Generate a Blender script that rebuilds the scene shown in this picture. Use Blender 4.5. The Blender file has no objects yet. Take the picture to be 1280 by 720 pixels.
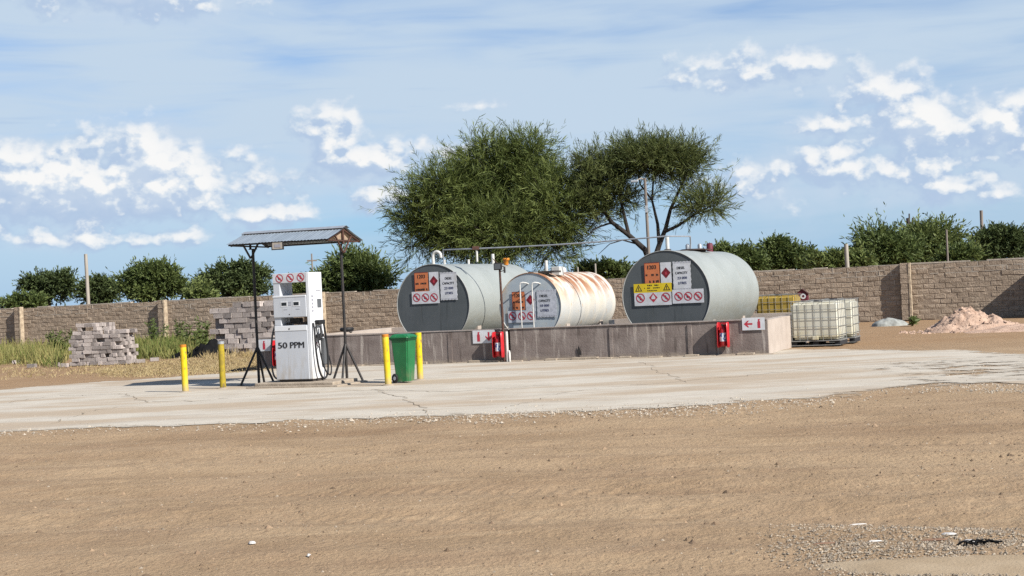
import bpy, bmesh, math, random
import numpy as np
from mathutils import Vector, Matrix, noise as mnoise

random.seed(7)
rng = np.random.default_rng(7)
R_ = math.radians
sc = bpy.context.scene
col = sc.collection

# ------------------------------------------------------------------ camera
FPX = 1778.0          # focal length in pixels of a 1280 px wide picture
HC = 1.75             # camera height
ROLL = R_(2.7)
PITCH = 5.0           # horizon sits 5 px below the picture centre
cam_d = bpy.data.cameras.new('camera')
cam_d.sensor_width = 36.0
cam_d.lens = FPX / 1280 * 36.0
cam_d.clip_end = 20000
cam_d.clip_start = 0.1
cam = bpy.data.objects.new('camera', cam_d)
col.objects.link(cam)
cam.matrix_world = (Matrix.Translation((0, 0, HC)) @ Matrix.Rotation(math.pi / 2 + math.atan(PITCH / FPX), 4, 'X')
                    @ Matrix.Rotation(-ROLL, 4, 'Z'))
sc.camera = cam

# ------------------------------------------------------------------ light and exposure
LIGHT_AZ = R_(139)    # direction the sunlight travels, from +X counter-clockwise
SUN_EL = R_(36.5)
ldir = Vector((math.cos(LIGHT_AZ) * math.cos(SUN_EL), math.sin(LIGHT_AZ) * math.cos(SUN_EL), -math.sin(SUN_EL)))
sun_d = bpy.data.lights.new('sun', 'SUN')
sun_d.energy = 5.0
sun_d.angle = R_(0.53)
sun_d.color = (1.0, 0.955, 0.89)
sun = bpy.data.objects.new('sun', sun_d)
col.objects.link(sun)
sun.rotation_euler = ldir.to_track_quat('-Z', 'Y').to_euler()
sun.location = (30, -30, 40)
sc.view_settings.view_transform = 'Standard'
sc.view_settings.look = 'None'
sc.view_settings.gamma = 1.0
sc.view_settings.use_curve_mapping = False
sc.view_settings.exposure = 0.8
sc.render.engine = 'CYCLES'
sc.cycles.use_denoising = False
sc.cycles.denoiser = 'OPENIMAGEDENOISE'
sc.cycles.denoising_input_passes = 'RGB_ALBEDO_NORMAL'
sc.cycles.denoising_prefilter = 'ACCURATE'
sc.cycles.max_bounces = 5
sc.cycles.diffuse_bounces = 2
sc.cycles.transparent_max_bounces = 8


# ------------------------------------------------------------------ picture geometry helpers
CR, SR = math.cos(ROLL), math.sin(ROLL)


def ray(px, py):
    dx, dy = px - 640.0, py - 360.0
    return (dx * CR - dy * SR) / FPX, -((dy * CR + dx * SR) - PITCH) / FPX


def W(px, py, D):
    a, b = ray(px, py)
    return Vector((a * D, D, HC + b * D))


def G(px, py, z=0.0):
    a, b = ray(px, py)
    D = (HC - z) / max(1e-4, -b)
    return Vector((a * D, D, z))


class Frame:
    """A plan frame: local x runs along u (rotated clockwise by th), local y runs back."""
    def __init__(s, o, th):
        s.o = Vector((o[0], o[1], 0)); s.th = R_(th)
        s.u = Vector((math.cos(s.th), -math.sin(s.th), 0)); s.v = Vector((math.sin(s.th), math.cos(s.th), 0))
    rz = property(lambda s: -s.th)

    def w(s, x, y, z=0.0):
        return s.o + s.u * x + s.v * y + Vector((0, 0, z))

    def hit(s, px, py, y=0.0):
        """(x, z) where the view ray through a pixel meets the plane local-y = y."""
        a, b = ray(px, py)
        d = Vector((a, 1, 0))
        t = ((s.o - Vector((0, 0, 0))).dot(s.v) + y) / d.dot(s.v)
        p = d * t
        return (p - s.o).dot(s.u), HC + b * t


# ------------------------------------------------------------------ world: sky with clouds
def build_world():
    w = bpy.data.worlds.new('World'); sc.world = w; w.use_nodes = True
    nt = w.node_tree; N = nt.nodes; Lk = nt.links
    N.clear()
    out = N.new('ShaderNodeOutputWorld'); bg = N.new('ShaderNodeBackground')
    bg.inputs['Strength'].default_value = 0.1
    Lk.new(bg.outputs[0], out.inputs[0])
    sky = N.new('ShaderNodeTexSky'); sky.sky_type = 'NISHITA'; sky.sun_disc = False
    sky.sun_elevation = SUN_EL
    sky.sun_rotation = math.atan2(-ldir.x, -ldir.y)
    sky.air_density = 1.0; sky.dust_density = 0.4; sky.ozone_density = 2.0
    tc = N.new('ShaderNodeTexCoord')

    def m(op, a, b=None, c=None, clamp=False):
        n = N.new('ShaderNodeMath'); n.operation = op; n.use_clamp = clamp
        for i, v in enumerate((a, b, c)):
            if v is None: continue
            if isinstance(v, (int, float)): n.inputs[i].default_value = v
            else: Lk.new(v, n.inputs[i])
        return n.outputs[0]

    def vm(op, a, b):
        n = N.new('ShaderNodeVectorMath'); n.operation = op
        for i, v in enumerate((a, b)):
            if v is None: continue
            if isinstance(v, tuple): n.inputs[i].default_value = v
            else: Lk.new(v, n.inputs[i])
        return n

    def mr(v, a, b, c, d, smooth=True):
        n = N.new('ShaderNodeMapRange'); n.interpolation_type = 'SMOOTHSTEP' if smooth else 'LINEAR'
        Lk.new(v, n.inputs[0])
        for i, x in enumerate((a, b, c, d)): n.inputs[i + 1].default_value = x
        return n.outputs[0]

    def mix(f, a, b, mode='MIX'):
        n = N.new('ShaderNodeMix'); n.data_type = 'RGBA'; n.blend_type = mode
        if isinstance(f, (int, float)): n.inputs[0].default_value = f
        else: Lk.new(f, n.inputs[0])
        for i, v in ((6, a), (7, b)):
            if isinstance(v, tuple): n.inputs[i].default_value = v + (1,)
            else: Lk.new(v, n.inputs[i])
        return n.outputs[2]

    def noise(vec, scale, detail, rough, dist=0.0):
        n = N.new('ShaderNodeTexNoise'); Lk.new(vec, n.inputs['Vector'])
        n.inputs['Scale'].default_value = scale; n.inputs['Detail'].default_value = detail
        n.inputs['Roughness'].default_value = rough; n.inputs['Distortion'].default_value = dist
        return n.outputs[0]

    sep = N.new('ShaderNodeSeparateXYZ'); Lk.new(tc.outputs['Generated'], sep.inputs[0])
    az = m('ARCTAN2', sep.outputs[0], sep.outputs[1])
    comb = N.new('ShaderNodeCombineXYZ'); Lk.new(az, comb.inputs[0]); Lk.new(sep.outputs[2], comb.inputs[1])
    ae = comb.outputs[0]
    # cumulus banks: centre and size in the sky, strength
    banks = [(172, 2, 85, 30, 1.0), (120, 232, 140, 34, 1.1), (172, 210, 60, 34, 1.15), (50, 236, 85, 36, 1.05), (205, 244, 60, 28, 1.0), (255, 232, 30, 20, .85),
             (412, 176, 30, 38, .9), (450, 206, 56, 26, .85), (560, 196, 50, 24, .85), (325, 272, 60, 16, .66), (190, 262, 70, 16, .75),
             (60, 306, 90, 18, .45), (215, 298, 80, 16, .45), (470, 245, 60, 22, .6),
             (950, 94, 84, 24, .92), (1088, 116, 60, 28, .74), (1028, 162, 52, 16, .68), (1150, 166, 62, 28, 1.05), (1235, 168, 60, 34, 1.0),
             (1090, 218, 150, 34, .74), (950, 228, 80, 38, .74), (1200, 238, 110, 26, .70), (1290, 190, 50, 30, .9), (600, 132, 50, 12, .5)]

    def field(vec):
        acc = None
        for (cx, cy, rx, ry, s) in banks:
            a, b = ray(cx, cy)
            d = vm('SUBTRACT', vec, (math.atan(a), math.sin(math.atan(b)), 0)).outputs[0]
            d = vm('MULTIPLY', d, (FPX / (rx * 1.25), FPX / (ry * 1.25), 0)).outputs[0]
            ln = vm('LENGTH', d, None).outputs['Value']
            v = m('MULTIPLY_ADD', ln, -0.85, s * 1.0)
            acc = v if acc is None else m('SMOOTH_MAX', acc, v, 0.15)
        return acc
    scl = vm('MULTIPLY', tc.outputs['Generated'], (1, 1, 1.35)).outputs[0]
    # the same kind of cumulus goes on all round the horizon outside the frame
    gn = noise(vm('MULTIPLY', tc.outputs['Generated'], (1, 1, 2.6)).outputs[0], 5.0, 2, .5)
    band = m('MULTIPLY', mr(sep.outputs[2], .0, .04, 0, 1), mr(sep.outputs[2], .35, .12, 0, 1))
    outside = mr(m('ABSOLUTE', az), .34, .44, 0, 1)
    gfield = m('ADD', m('MULTIPLY', m('MULTIPLY', m('SUBTRACT', gn, .46), 6.0), m('MULTIPLY', band, outside)),
               m('MULTIPLY_ADD', m('MULTIPLY', band, outside), 1.0, -1.0))

    def voro(vec, scale):
        n = N.new('ShaderNodeTexVoronoi'); n.voronoi_dimensions = '2D'; n.feature = 'SMOOTH_F1'; Lk.new(vec, n.inputs['Vector'])
        n.inputs['Scale'].default_value = scale; n.inputs['Smoothness'].default_value = .25
        n.inputs['Detail'].default_value = 1.0; n.inputs['Roughness'].default_value = .5; n.inputs['Lacunarity'].default_value = 2.3
        n.normalize = True
        return n.outputs['Distance']
    warp = N.new('ShaderNodeTexNoise'); Lk.new(scl, warp.inputs['Vector']); warp.inputs['Scale'].default_value = 30; warp.inputs['Detail'].default_value = 3
    wv = vm('MULTIPLY', vm('SUBTRACT', warp.outputs['Color'], (.5, .5, .5)).outputs[0], (.035, .035, .035)).outputs[0]

    def dens(vec_dir, vec_ae):
        vd = vm('ADD', vm('MULTIPLY', vec_ae, (1, 1.35, 0)).outputs[0], wv).outputs[0]
        f = m('MAXIMUM', field(vec_ae), gfield)
        low = noise(vec_dir, 15.0, 1, .5)
        p = m('MULTIPLY_ADD', m('SUBTRACT', .36, voro(vd, 36.0)), 1.0, f)
        p = m('MULTIPLY_ADD', m('SUBTRACT', noise(vec_dir, 34.0, 3, .55), .5), 1.3, p)
        p = m('MULTIPLY_ADD', m('SUBTRACT', noise(vec_dir, 110.0, 3, .6), .5), .7, p)
        return m('MULTIPLY_ADD', m('SUBTRACT', low, .5), 1.5, p), f
    d0, f0 = dens(scl, ae)
    off = vm('ADD', tc.outputs['Generated'], (.005, -.001, .0065)).outputs[0]
    offs = vm('MULTIPLY', off, (1, 1, 1.35)).outputs[0]
    offae = vm('ADD', ae, (.005, .0065, 0)).outputs[0]
    d1, _f1 = dens(offs, offae)
    alpha = mr(d0, .0, .58, 0, .97)
    shade = mr(m('SUBTRACT', d0, d1), -.16, .30, 0, 1)
    thick = mr(d0, .1, 1.1, 0, 1)
    lit = m('MULTIPLY_ADD', shade, .72, m('MULTIPLY', thick, .26), True)
    soft = mr(m('MULTIPLY_ADD', m('SUBTRACT', noise(scl, 20.0, 4, .6), .5), 1.6, f0), -.35, .75, 0, .75)
    # colours below are radiances before the background strength of 0.1 and the exposure
    E = 10.0 / (2 ** sc.view_settings.exposure)
    cs = lambda r, g, b: (r * E, g * E, b * E)
    ccol = mix(mr(lit, .55, 1.02, 0, 1), mix(mr(lit, .0, .6, 0, 1), cs(.43, .56, .76), cs(.72, .79, .87)), cs(.98, .97, .95))
    # clear air: the sky model, deepened a little
    base = mix(1.0, sky.outputs[0], (.345, .515, .735), 'MULTIPLY')
    # high thin veil
    vn = noise(vm('MULTIPLY', tc.outputs['Generated'], (1, 1, 4.5)).outputs[0], 2.6, 3, .5)
    vn2 = noise(vm('MULTIPLY', tc.outputs['Generated'], (1, 1, 9)).outputs[0], 7.0, 4, .55, .6)
    veil = m('MULTIPLY', mr(m('MULTIPLY_ADD', vn2, .35, vn), .41, .74, 0.16, .97), mr(sep.outputs[2], .0, .10, .40, 1))
    veil = m('MULTIPLY', veil, mr(sep.outputs[2], .20, .55, 1, .25))
    air = mix(mr(sep.outputs[2], -.02, .11, .92, 0), base, cs(.30, .52, .80))
    c1 = mix(veil, air, cs(.555, .68, .815))
    # grey wisps
    wn = noise(vm('MULTIPLY', tc.outputs['Generated'], (1, 1, 11)).outputs[0], 9.0, 3, .5)
    wisp = m('MULTIPLY', mr(wn, .60, .74, 0, .5), mr(sep.outputs[2], .05, .12, 0, 1))
    c2 = mix(wisp, c1, cs(.40, .55, .77))
    a2 = m('MULTIPLY', alpha, mr(sep.outputs[2], .0, .035, .35, .95))
    c2 = mix(m('MULTIPLY', soft, mr(sep.outputs[2], .0, .03, .3, 1)), c2, cs(.57, .68, .82))
    c3 = mix(a2, c2, ccol)
    Lk.new(c3, bg.inputs['Color'])
    w.cycles.sampling_method = 'MANUAL'
    w.cycles.sample_map_resolution = 512


build_world()

# ------------------------------------------------------------------ materials
MATS = {}
ALB = .745           # common scale of the base colours below


def mat(name, c1, c2=None, scale=4.0, detail=5, stretch=(1, 1, 1), lo=.35, hi=.65, rough=.85, bump=0.0, bscale=40.0, bdist=.02,
        metallic=0.0, spec=.3, layers=(), rnd=0.0, tint=None, coord='Object', edge=None, transl=0.0, bstretch=(1, 1, 1), emit=None):
    """Principled material: base noise c1..c2, then layers (colour, scale, stretch, lo, hi, amount[, (axis, z0, z1)])."""
    if c2 is None: c2 = tuple(x * .86 for x in c1)
    sca = lambda c: tuple(x * ALB for x in c)
    c1, c2, tint = sca(c1), sca(c2), (sca(tint) if tint else None)
    layers = [(sca(l[0]),) + tuple(l[1:]) for l in layers]
    mt = bpy.data.materials.new(name); mt.use_nodes = True
    nt = mt.node_tree; N = nt.nodes; Lk = nt.links
    P = N['Principled BSDF']
    tc = N.new('ShaderNodeTexCoord')
    geo = N.new('ShaderNodeNewGeometry')
    src = geo.outputs['Position'] if coord == 'World' else tc.outputs[coord]

    def nz(sc_, st, det, rgh=.55, dist=0.0):
        mp = N.new('ShaderNodeMapping'); Lk.new(src, mp.inputs[0]); mp.inputs['Scale'].default_value = st
        n = N.new('ShaderNodeTexNoise'); Lk.new(mp.outputs[0], n.inputs['Vector'])
        n.inputs['Scale'].default_value = sc_; n.inputs['Detail'].default_value = det
        n.inputs['Roughness'].default_value = rgh; n.inputs['Distortion'].default_value = dist
        return n.outputs[0]

    def mr(v, a, b, c, d):
        n = N.new('ShaderNodeMapRange'); n.interpolation_type = 'SMOOTHSTEP'; Lk.new(v, n.inputs[0])
        for i, x in enumerate((a, b, c, d)): n.inputs[i + 1].default_value = x
        return n.outputs[0]

    def mix(f, a, b, mode='MIX'):
        n = N.new('ShaderNodeMix'); n.data_type = 'RGBA'; n.blend_type = mode
        if isinstance(f, (int, float)): n.inputs[0].default_value = f
        else: Lk.new(f, n.inputs[0])
        for i, v in ((6, a), (7, b)):
            if isinstance(v, tuple): n.inputs[i].default_value = v + (1,)
            else: Lk.new(v, n.inputs[i])
        return n.outputs[2]

    def mul(a, b):
        n = N.new('ShaderNodeMath'); n.operation = 'MULTIPLY'
        for i, v in enumerate((a, b)):
            if isinstance(v, (int, float)): n.inputs[i].default_value = v
            else: Lk.new(v, n.inputs[i])
        return n.outputs[0]
    if c2 is None:
        c2 = tuple(x * .86 for x in c1)
    c = mix(mr(nz(scale, stretch, detail), lo, hi, 0, 1), c1, c2)
    for ly in layers:
        f = mr(nz(ly[1], ly[2], 6, .6), ly[3], ly[4], 0, ly[5])
        if len(ly) > 6:
            ax, z0, z1 = ly[6]
            sp = N.new('ShaderNodeSeparateXYZ'); Lk.new(src, sp.inputs[0])
            f = mul(f, mr(sp.outputs[ax], z0, z1, 0, 1))
        c = mix(f, c, ly[0])
    if rnd:
        oi = N.new('ShaderNodeObjectInfo')
        ad = N.new('ShaderNodeMath'); ad.operation = 'ADD'
        Lk.new(oi.outputs['Random'], ad.inputs[0]); Lk.new(geo.outputs['Random Per Island'], ad.inputs[1])
        fr = N.new('ShaderNodeMath'); fr.operation = 'FRACT'; Lk.new(ad.outputs[0], fr.inputs[0])
        hs = N.new('ShaderNodeHueSaturation')
        v = mr(fr.outputs[0], 0, 1, 1 - rnd, 1 + rnd)
        Lk.new(v, hs.inputs['Value']); Lk.new(c, hs.inputs['Color']); c = hs.outputs[0]
    if tint:
        at = N.new('ShaderNodeAttribute'); at.attribute_name = 'tint'
        c = mix(at.outputs['Fac'], c, tint)
    Lk.new(c, P.inputs['Base Color'])
    P.inputs['Roughness'].default_value = rough; P.inputs['Metallic'].default_value = metallic
    P.inputs['Specular IOR Level'].default_value = spec
    if emit:
        P.inputs['Emission Color'].default_value = emit + (1,); P.inputs['Emission Strength'].default_value = 1
    if bump:
        b = N.new('ShaderNodeBump'); b.inputs['Strength'].default_value = bump; b.inputs['Distance'].default_value = bdist
        Lk.new(nz(bscale, bstretch, 6, .65), b.inputs['Height']); Lk.new(b.outputs[0], P.inputs['Normal'])
    last = P.outputs[0]
    outn = N['Material Output']
    if transl:
        tr = N.new('ShaderNodeBsdfTranslucent'); Lk.new(c, tr.inputs[0])
        mx = N.new('ShaderNodeMixShader'); mx.inputs[0].default_value = transl
        Lk.new(last, mx.inputs[1]); Lk.new(tr.outputs[0], mx.inputs[2]); last = mx.outputs[0]
    if edge:
        at = N.new('ShaderNodeAttribute'); at.attribute_name = 'edge'
        ad = N.new('ShaderNodeMath'); ad.operation = 'MULTIPLY_ADD'
        Lk.new(nz(edge, (1, 1, 1), 8, .7), ad.inputs[0]); ad.inputs[1].default_value = 1.3; Lk.new(at.outputs['Fac'], ad.inputs[2])
        f = mr(ad.outputs[0], .95, 1.15, 0, 1)
        tr = N.new('ShaderNodeBsdfTransparent'); mx = N.new('ShaderNodeMixShader')
        Lk.new(f, mx.inputs[0]); Lk.new(tr.outputs[0], mx.inputs[1]); Lk.new(last, mx.inputs[2]); last = mx.outputs[0]
    Lk.new(last, outn.inputs['Surface'])
    MATS[name] = mt
    return mt


# ------------------------------------------------------------------ mesh helpers
class MB:
    def __init__(s): s.v = []; s.f = []; s.sm = []

    def add(s, vs, fs, smooth=False):
        o = len(s.v); s.v.extend([tuple(p) for p in vs])
        for f in fs: s.f.append(tuple(i + o for i in f)); s.sm.append(smooth)
        return s

    def box(s, x0, x1, y0, y1, z0, z1, b=0.0):
        if b <= 0:
            vs = [(x0, y0, z0), (x1, y0, z0), (x1, y1, z0), (x0, y1, z0), (x0, y0, z1), (x1, y0, z1), (x1, y1, z1), (x0, y1, z1)]
            return s.add(vs, [(0, 3, 2, 1), (4, 5, 6, 7), (0, 1, 5, 4), (1, 2, 6, 5), (2, 3, 7, 6), (3, 0, 4, 7)])
        bm = bmesh.new()
        bmesh.ops.create_cube(bm, size=1.0)
        for v in bm.verts:
            v.co = Vector(((x0 + x1) / 2 + v.co.x * (x1 - x0), (y0 + y1) / 2 + v.co.y * (y1 - y0), (z0 + z1) / 2 + v.co.z * (z1 - z0)))
        bmesh.ops.bevel(bm, geom=bm.edges[:], offset=b, segments=2, affect='EDGES', profile=.5)
        bm.verts.index_update()
        s.add([v.co[:] for v in bm.verts], [[v.index for v in f.verts] for f in bm.faces])
        bm.free()
        return s

    def tube(s, pts, r, n=8, cap=True, smooth=True):
        pts = [Vector(p) for p in pts]
        if not isinstance(r, (list, tuple)): r = [r] * len(pts)
        rings = []
        prev = None
        for i, p in enumerate(pts):
            d = (pts[min(i + 1, len(pts) - 1)] - pts[max(i - 1, 0)])
            if d.length < 1e-9: d = Vector((0, 0, 1))
            d.normalize()
            if prev is None:
                a = Vector((0, 0, 1)) if abs(d.z) < .9 else Vector((1, 0, 0))
                e1 = d.cross(a).normalized()
            else:
                e1 = (prev - d * prev.dot(d))
                e1 = e1.normalized() if e1.length > 1e-6 else d.orthogonal().normalized()
            prev = e1
            e2 = d.cross(e1)
            rings.append([p + e1 * (r[i] * math.cos(2 * math.pi * k / n)) + e2 * (r[i] * math.sin(2 * math.pi * k / n)) for k in range(n)])
        vs = [q for rg in rings for q in rg]
        fs = []
        for i in range(len(pts) - 1):
            for k in range(n):
                k2 = (k + 1) % n
                fs.append((i * n + k, i * n + k2, (i + 1) * n + k2, (i + 1) * n + k))
        s.add(vs, fs, smooth)
        if cap:
            o = len(pts) * n
            s.add(rings[0], [tuple(reversed(range(n)))]); s.add(rings[-1], [tuple(range(n))])
        return s

    def lathe_y(s, prof, cx=0, cz=0, n=64, smooth=True):
        """prof: (radius, y) pairs turned round the local y axis."""
        vs = []; fs = []
        for (r, y) in prof:
            for k in range(n):
                a = 2 * math.pi * k / n
                vs.append((cx + r * math.cos(a), y, cz + r * math.sin(a)))
        for i in range(len(prof) - 1):
            for k in range(n):
                k2 = (k + 1) % n
                fs.append((i * n + k, (i + 1) * n + k, (i + 1) * n + k2, i * n + k2))
        return s.add(vs, fs, smooth)

    def lathe_z(s, prof, cx=0, cy=0, n=24, smooth=True):
        vs = []; fs = []
        for (r, z) in prof:
            for k in range(n):
                a = 2 * math.pi * k / n
                vs.append((cx + r * math.cos(a), cy + r * math.sin(a), z))
        for i in range(len(prof) - 1):
            for k in range(n):
                k2 = (k + 1) % n
                fs.append((i * n + k, i * n + k2, (i + 1) * n + k2, (i + 1) * n + k))
        return s.add(vs, fs, smooth)

    def plate(s, poly, y, t=.004):
        """A flat piece in the local xz plane facing -y, poly = (x, z) list counter-clockwise seen from -y."""
        n = len(poly)
        vs = [(x, y - t, z) for x, z in poly] + [(x, y, z) for x, z in poly]
        fs = [tuple(range(n)), tuple(reversed(range(n, 2 * n)))]
        for i in range(n):
            j = (i + 1) % n
            fs.append((i, i + n, j + n, j))
        return s.add(vs, fs)

    def ring(s, cx, cz, r0, r1, y, t=.004, n=28):
        vs = []; fs = []
        for k in range(n):
            a = 2 * math.pi * k / n
            for r in (r0, r1):
                vs.append((cx + r * math.cos(a), y - t, cz + r * math.sin(a)))
        for k in range(n):
            a, b = 2 * k, 2 * ((k + 1) % n)
            fs.append((a, a + 1, b + 1, b))
        return s.add(vs, fs)

    def mesh(s, name, m):
        me = bpy.data.meshes.new(name)
        me.from_pydata(s.v, [], s.f)
        me.polygons.foreach_set('use_smooth', s.sm)
        if m is not None: me.materials.append(MATS[m] if isinstance(m, str) else m)
        me.update()
        return me

    def build(s, name, m, parent=None, loc=None, rz=0.0):
        o = bpy.data.objects.new(name, s.mesh(name, m)); col.objects.link(o)
        if parent is not None: o.parent = parent
        if loc is not None: o.location = loc
        if rz: o.rotation_euler.z = rz
        return o


def np_mesh(name, V, F, m, smooth=False, attrs=None, parent=None):
    """V (n,3) float, F (k,4) or (k,3) int."""
    me = bpy.data.meshes.new(name)
    V = np.ascontiguousarray(V, dtype=np.float32); F = np.ascontiguousarray(F, dtype=np.int32)
    k = F.shape[1]
    me.vertices.add(len(V)); me.vertices.foreach_set('co', V.ravel())
    me.loops.add(F.size); me.loops.foreach_set('vertex_index', F.ravel())
    me.polygons.add(len(F)); me.polygons.foreach_set('loop_start', np.arange(0, F.size, k, dtype=np.int32))
    me.polygons.foreach_set('use_smooth', np.full(len(F), smooth))
    for an, av in (attrs or {}).items():
        a = me.attributes.new(an, 'FLOAT', 'POINT'); a.data.foreach_set('value', np.asarray(av, dtype=np.float32))
    me.materials.append(MATS[m]); me.update(calc_edges=True); me.validate()
    o = bpy.data.objects.new(name, me); col.objects.link(o)
    if parent is not None: o.parent = parent
    return o


def tag(o, label=None, cat=None, group=None, kind=None):
    if label: o['label'] = label
    if cat: o['category'] = cat
    if group: o['group'] = group
    if kind: o['kind'] = kind
    return o


def thing(name, label, cat, loc=(0, 0, 0), rz=0.0, group=None):
    o = bpy.data.objects.new(name, None); col.objects.link(o)
    o.empty_display_size = .2
    o.location = loc; o.rotation_euler.z = rz
    return tag(o, label, cat, group)


def text(name, body, x0, x1, z0, z1, y, m, parent, bold=.0):
    """Flat lettering fitted in the local rectangle x0..x1, z0..z1 facing -y, one mesh per word."""
    words = body.split(' ')
    tot = sum(len(w) for w in words) + .55 * (len(words) - 1); x = x0
    for wd in words:
        ww = (x1 - x0) * len(wd) / tot
        cu = bpy.data.curves.new(name, 'FONT'); cu.body = wd; cu.size = 1.0; cu.resolution_u = 3
        to = bpy.data.objects.new(name + '_curve', cu); col.objects.link(to)
        dg = bpy.context.evaluated_depsgraph_get(); dg.update()
        me = bpy.data.meshes.new_from_object(to.evaluated_get(dg))
        bpy.data.objects.remove(to)
        co = np.array([v.co[:] for v in me.vertices]); mn, mx = co.min(0), co.max(0)
        fs = [tuple(p.vertices) for p in me.polygons]
        mb = MB(); st = .10 * (z1 - z0)
        for k in range(3):
            nx = x + (co[:, 0] - mn[0]) / max(1e-6, mx[0] - mn[0]) * (ww - st) + st * k / 2
            nz_ = z0 + (co[:, 1] - mn[1]) / max(1e-6, mx[1] - mn[1]) * (z1 - z0)
            mb.add([(a, y - .0005 * k, b) for a, b in zip(nx, nz_)], fs)
        bpy.data.meshes.remove(me)
        o = mb.build(name, m, parent)
        x += ww + (x1 - x0) * .55 / tot
    return o


def vnoise(x, y, scale, seed=0, octs=4, rough=.5):
    """Vectorised value noise, about -1..1."""
    tot = np.zeros_like(x, dtype=np.float64); amp = 1.0; s = 0.0
    for o in range(octs):
        X = x * scale * 2 ** o + 17.3 * seed + 5.1 * o; Y = y * scale * 2 ** o - 9.7 * seed + 3.3 * o
        xi = np.floor(X).astype(np.int64); yi = np.floor(Y).astype(np.int64)
        xf = X - xi; yf = Y - yi
        xf = xf * xf * (3 - 2 * xf); yf = yf * yf * (3 - 2 * yf)

        def h(a, b):
            n = (a * 374761393 + b * 668265263 + (seed + o * 31) * 1442695041) & 0x7fffffff
            n = ((n ^ (n >> 13)) * 1274126177) & 0x7fffffff
            n = (n ^ (n >> 16)) & 0xffff
            return n / 32767.5 - 1
        tot += amp * ((h(xi, yi) * (1 - xf) + h(xi + 1, yi) * xf) * (1 - yf) + (h(xi, yi + 1) * (1 - xf) + h(xi + 1, yi + 1) * xf) * yf)
        s += amp; amp *= rough
    return tot / s


# ------------------------------------------------------------------ material list
mat('dirt', (.395, .278, .170), (.350, .243, .145), scale=.9, detail=8, coord='World', rough=.95, spec=.1, bump=.8, bscale=20, bdist=.035,
    layers=[((.45, .325, .20), .28, (.6, 1.5, 1), .45, .62, .6), ((.28, .185, .115), .9, (.45, 1.8, 1), .52, .68, .42), ((.24, .15, .085), .16, (1, 2.2, 1), .52, .66, .4), ((.33, .205, .11), .5, (1, 1, 1), .1, .5, .75, (1, 31, 38)),
            ((.47, .345, .215), 2.0, (.3, 2.0, 1), .54, .66, .4), ((.22, .145, .09), 26, (1, 1, 1), .55, .66, .5), ((.27, .18, .11), 6, (.7, 1.3, 1), .56, .66, .4),
            ((.46, .35, .24), 48, (1, 1, 1), .64, .71, .6)])
mat('concrete_ground', (.575, .52, .43), (.515, .46, .375), scale=1.3, detail=8, coord='World', rough=.92, spec=.15, bump=.35, bscale=18, bdist=.02,
    edge=1.6, layers=[((.58, .52, .43), .5, (.5, 1.8, 1), .5, .66, .6), ((.43, .33, .225), .30, (.5, 1.8, 1), .46, .60, .75), ((.42, .34, .25), 1.6, (.3, 2.0, 1), .54, .64, .5), ((.40, .345, .28), .8, (.14, 2.6, 1), .56, .63, .4),
            ((.38, .335, .28), 4, (.2, 2.6, 1), .60, .68, .5), ((.34, .295, .24), 26, (1, 1, 1), .60, .70, .5)])
mat('pale_sand', (.44, .34, .225), (.39, .295, .19), scale=3, coord='World', rough=.95, spec=.1, bump=.4, bscale=40, edge=4.0)
mat('stone', (.44, .38, .30), (.35, .295, .23), scale=9, coord='World', rough=.9, rnd=.3)
mat('stone_patch', (.36, .30, .225), (.27, .22, .165), scale=9, coord='World', rough=.9, rnd=.35)
mat('stone_dark', (.27, .19, .12), (.2, .135, .085), scale=9, coord='World', rough=.95, rnd=.4)
mat('wall_block', (.40, .315, .235), (.32, .25, .185), scale=6, detail=8, coord='World', rough=.95, spec=.1, bump=.7, bscale=18, bdist=.05, rnd=.10,
    layers=[((.48, .39, .295), 2.2, (.6, .6, 3), .50, .64, .6), ((.23, .18, .135), 5, (.35, .35, 2.6), .53, .64, .55), ((.54, .45, .35), 9, (.6, .6, 2), .62, .69, .6)])
mat('mortar', (.37, .295, .22), (.29, .225, .17), scale=8, coord='World', rough=.95, spec=.1, bump=.6, bscale=30)
mat('mortar_pale', (.52, .46, .38), (.42, .36, .29), scale=7, coord='World', rough=.95, spec=.1, bump=.6, bscale=30)
mat('pier_plaster_lit', (.55, .45, .32), (.36, .28, .2), scale=7, coord='World', rough=.95, spec=.1, bump=.7, bscale=25)  # plaster colour lightened for the sunlit right side of the piers
mat('grey_brick', (.46, .405, .37), (.33, .285, .26), scale=9, detail=7, coord='Object', rough=.95, spec=.1, bump=.6, bscale=40, rnd=.28,
    layers=[((.52, .475, .43), 5, (1, 1, 1), .54, .68, .7)])
mat('bund_render', (.245, .205, .185), (.19, .155, .14), scale=2.0, detail=8, coord='Object', rough=.95, spec=.1, bump=.5, bscale=28, bdist=.02,
    layers=[((.44, .39, .345), 4.0, (1.8, 1, .16), .54, .64, .75), ((.10, .08, .07), 5.0, (1.6, 1, .18), .55, .66, .65),
            ((.30, .26, .235), 1.2, (1, 1, 1), .5, .65, .5), ((.36, .30, .23), 7, (1, 1, 1), .35, .6, .8, (2, .14, .0))])
mat('bund_end', (.50, .43, .37), (.44, .375, .32), scale=2.5, coord='Object', rough=.95, spec=.1, bump=.35, bscale=30)
mat('bund_cap', (.36, .31, .28), (.28, .24, .215), scale=3, coord='Object', rough=.95, spec=.1, bump=.5, bscale=30)
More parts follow.
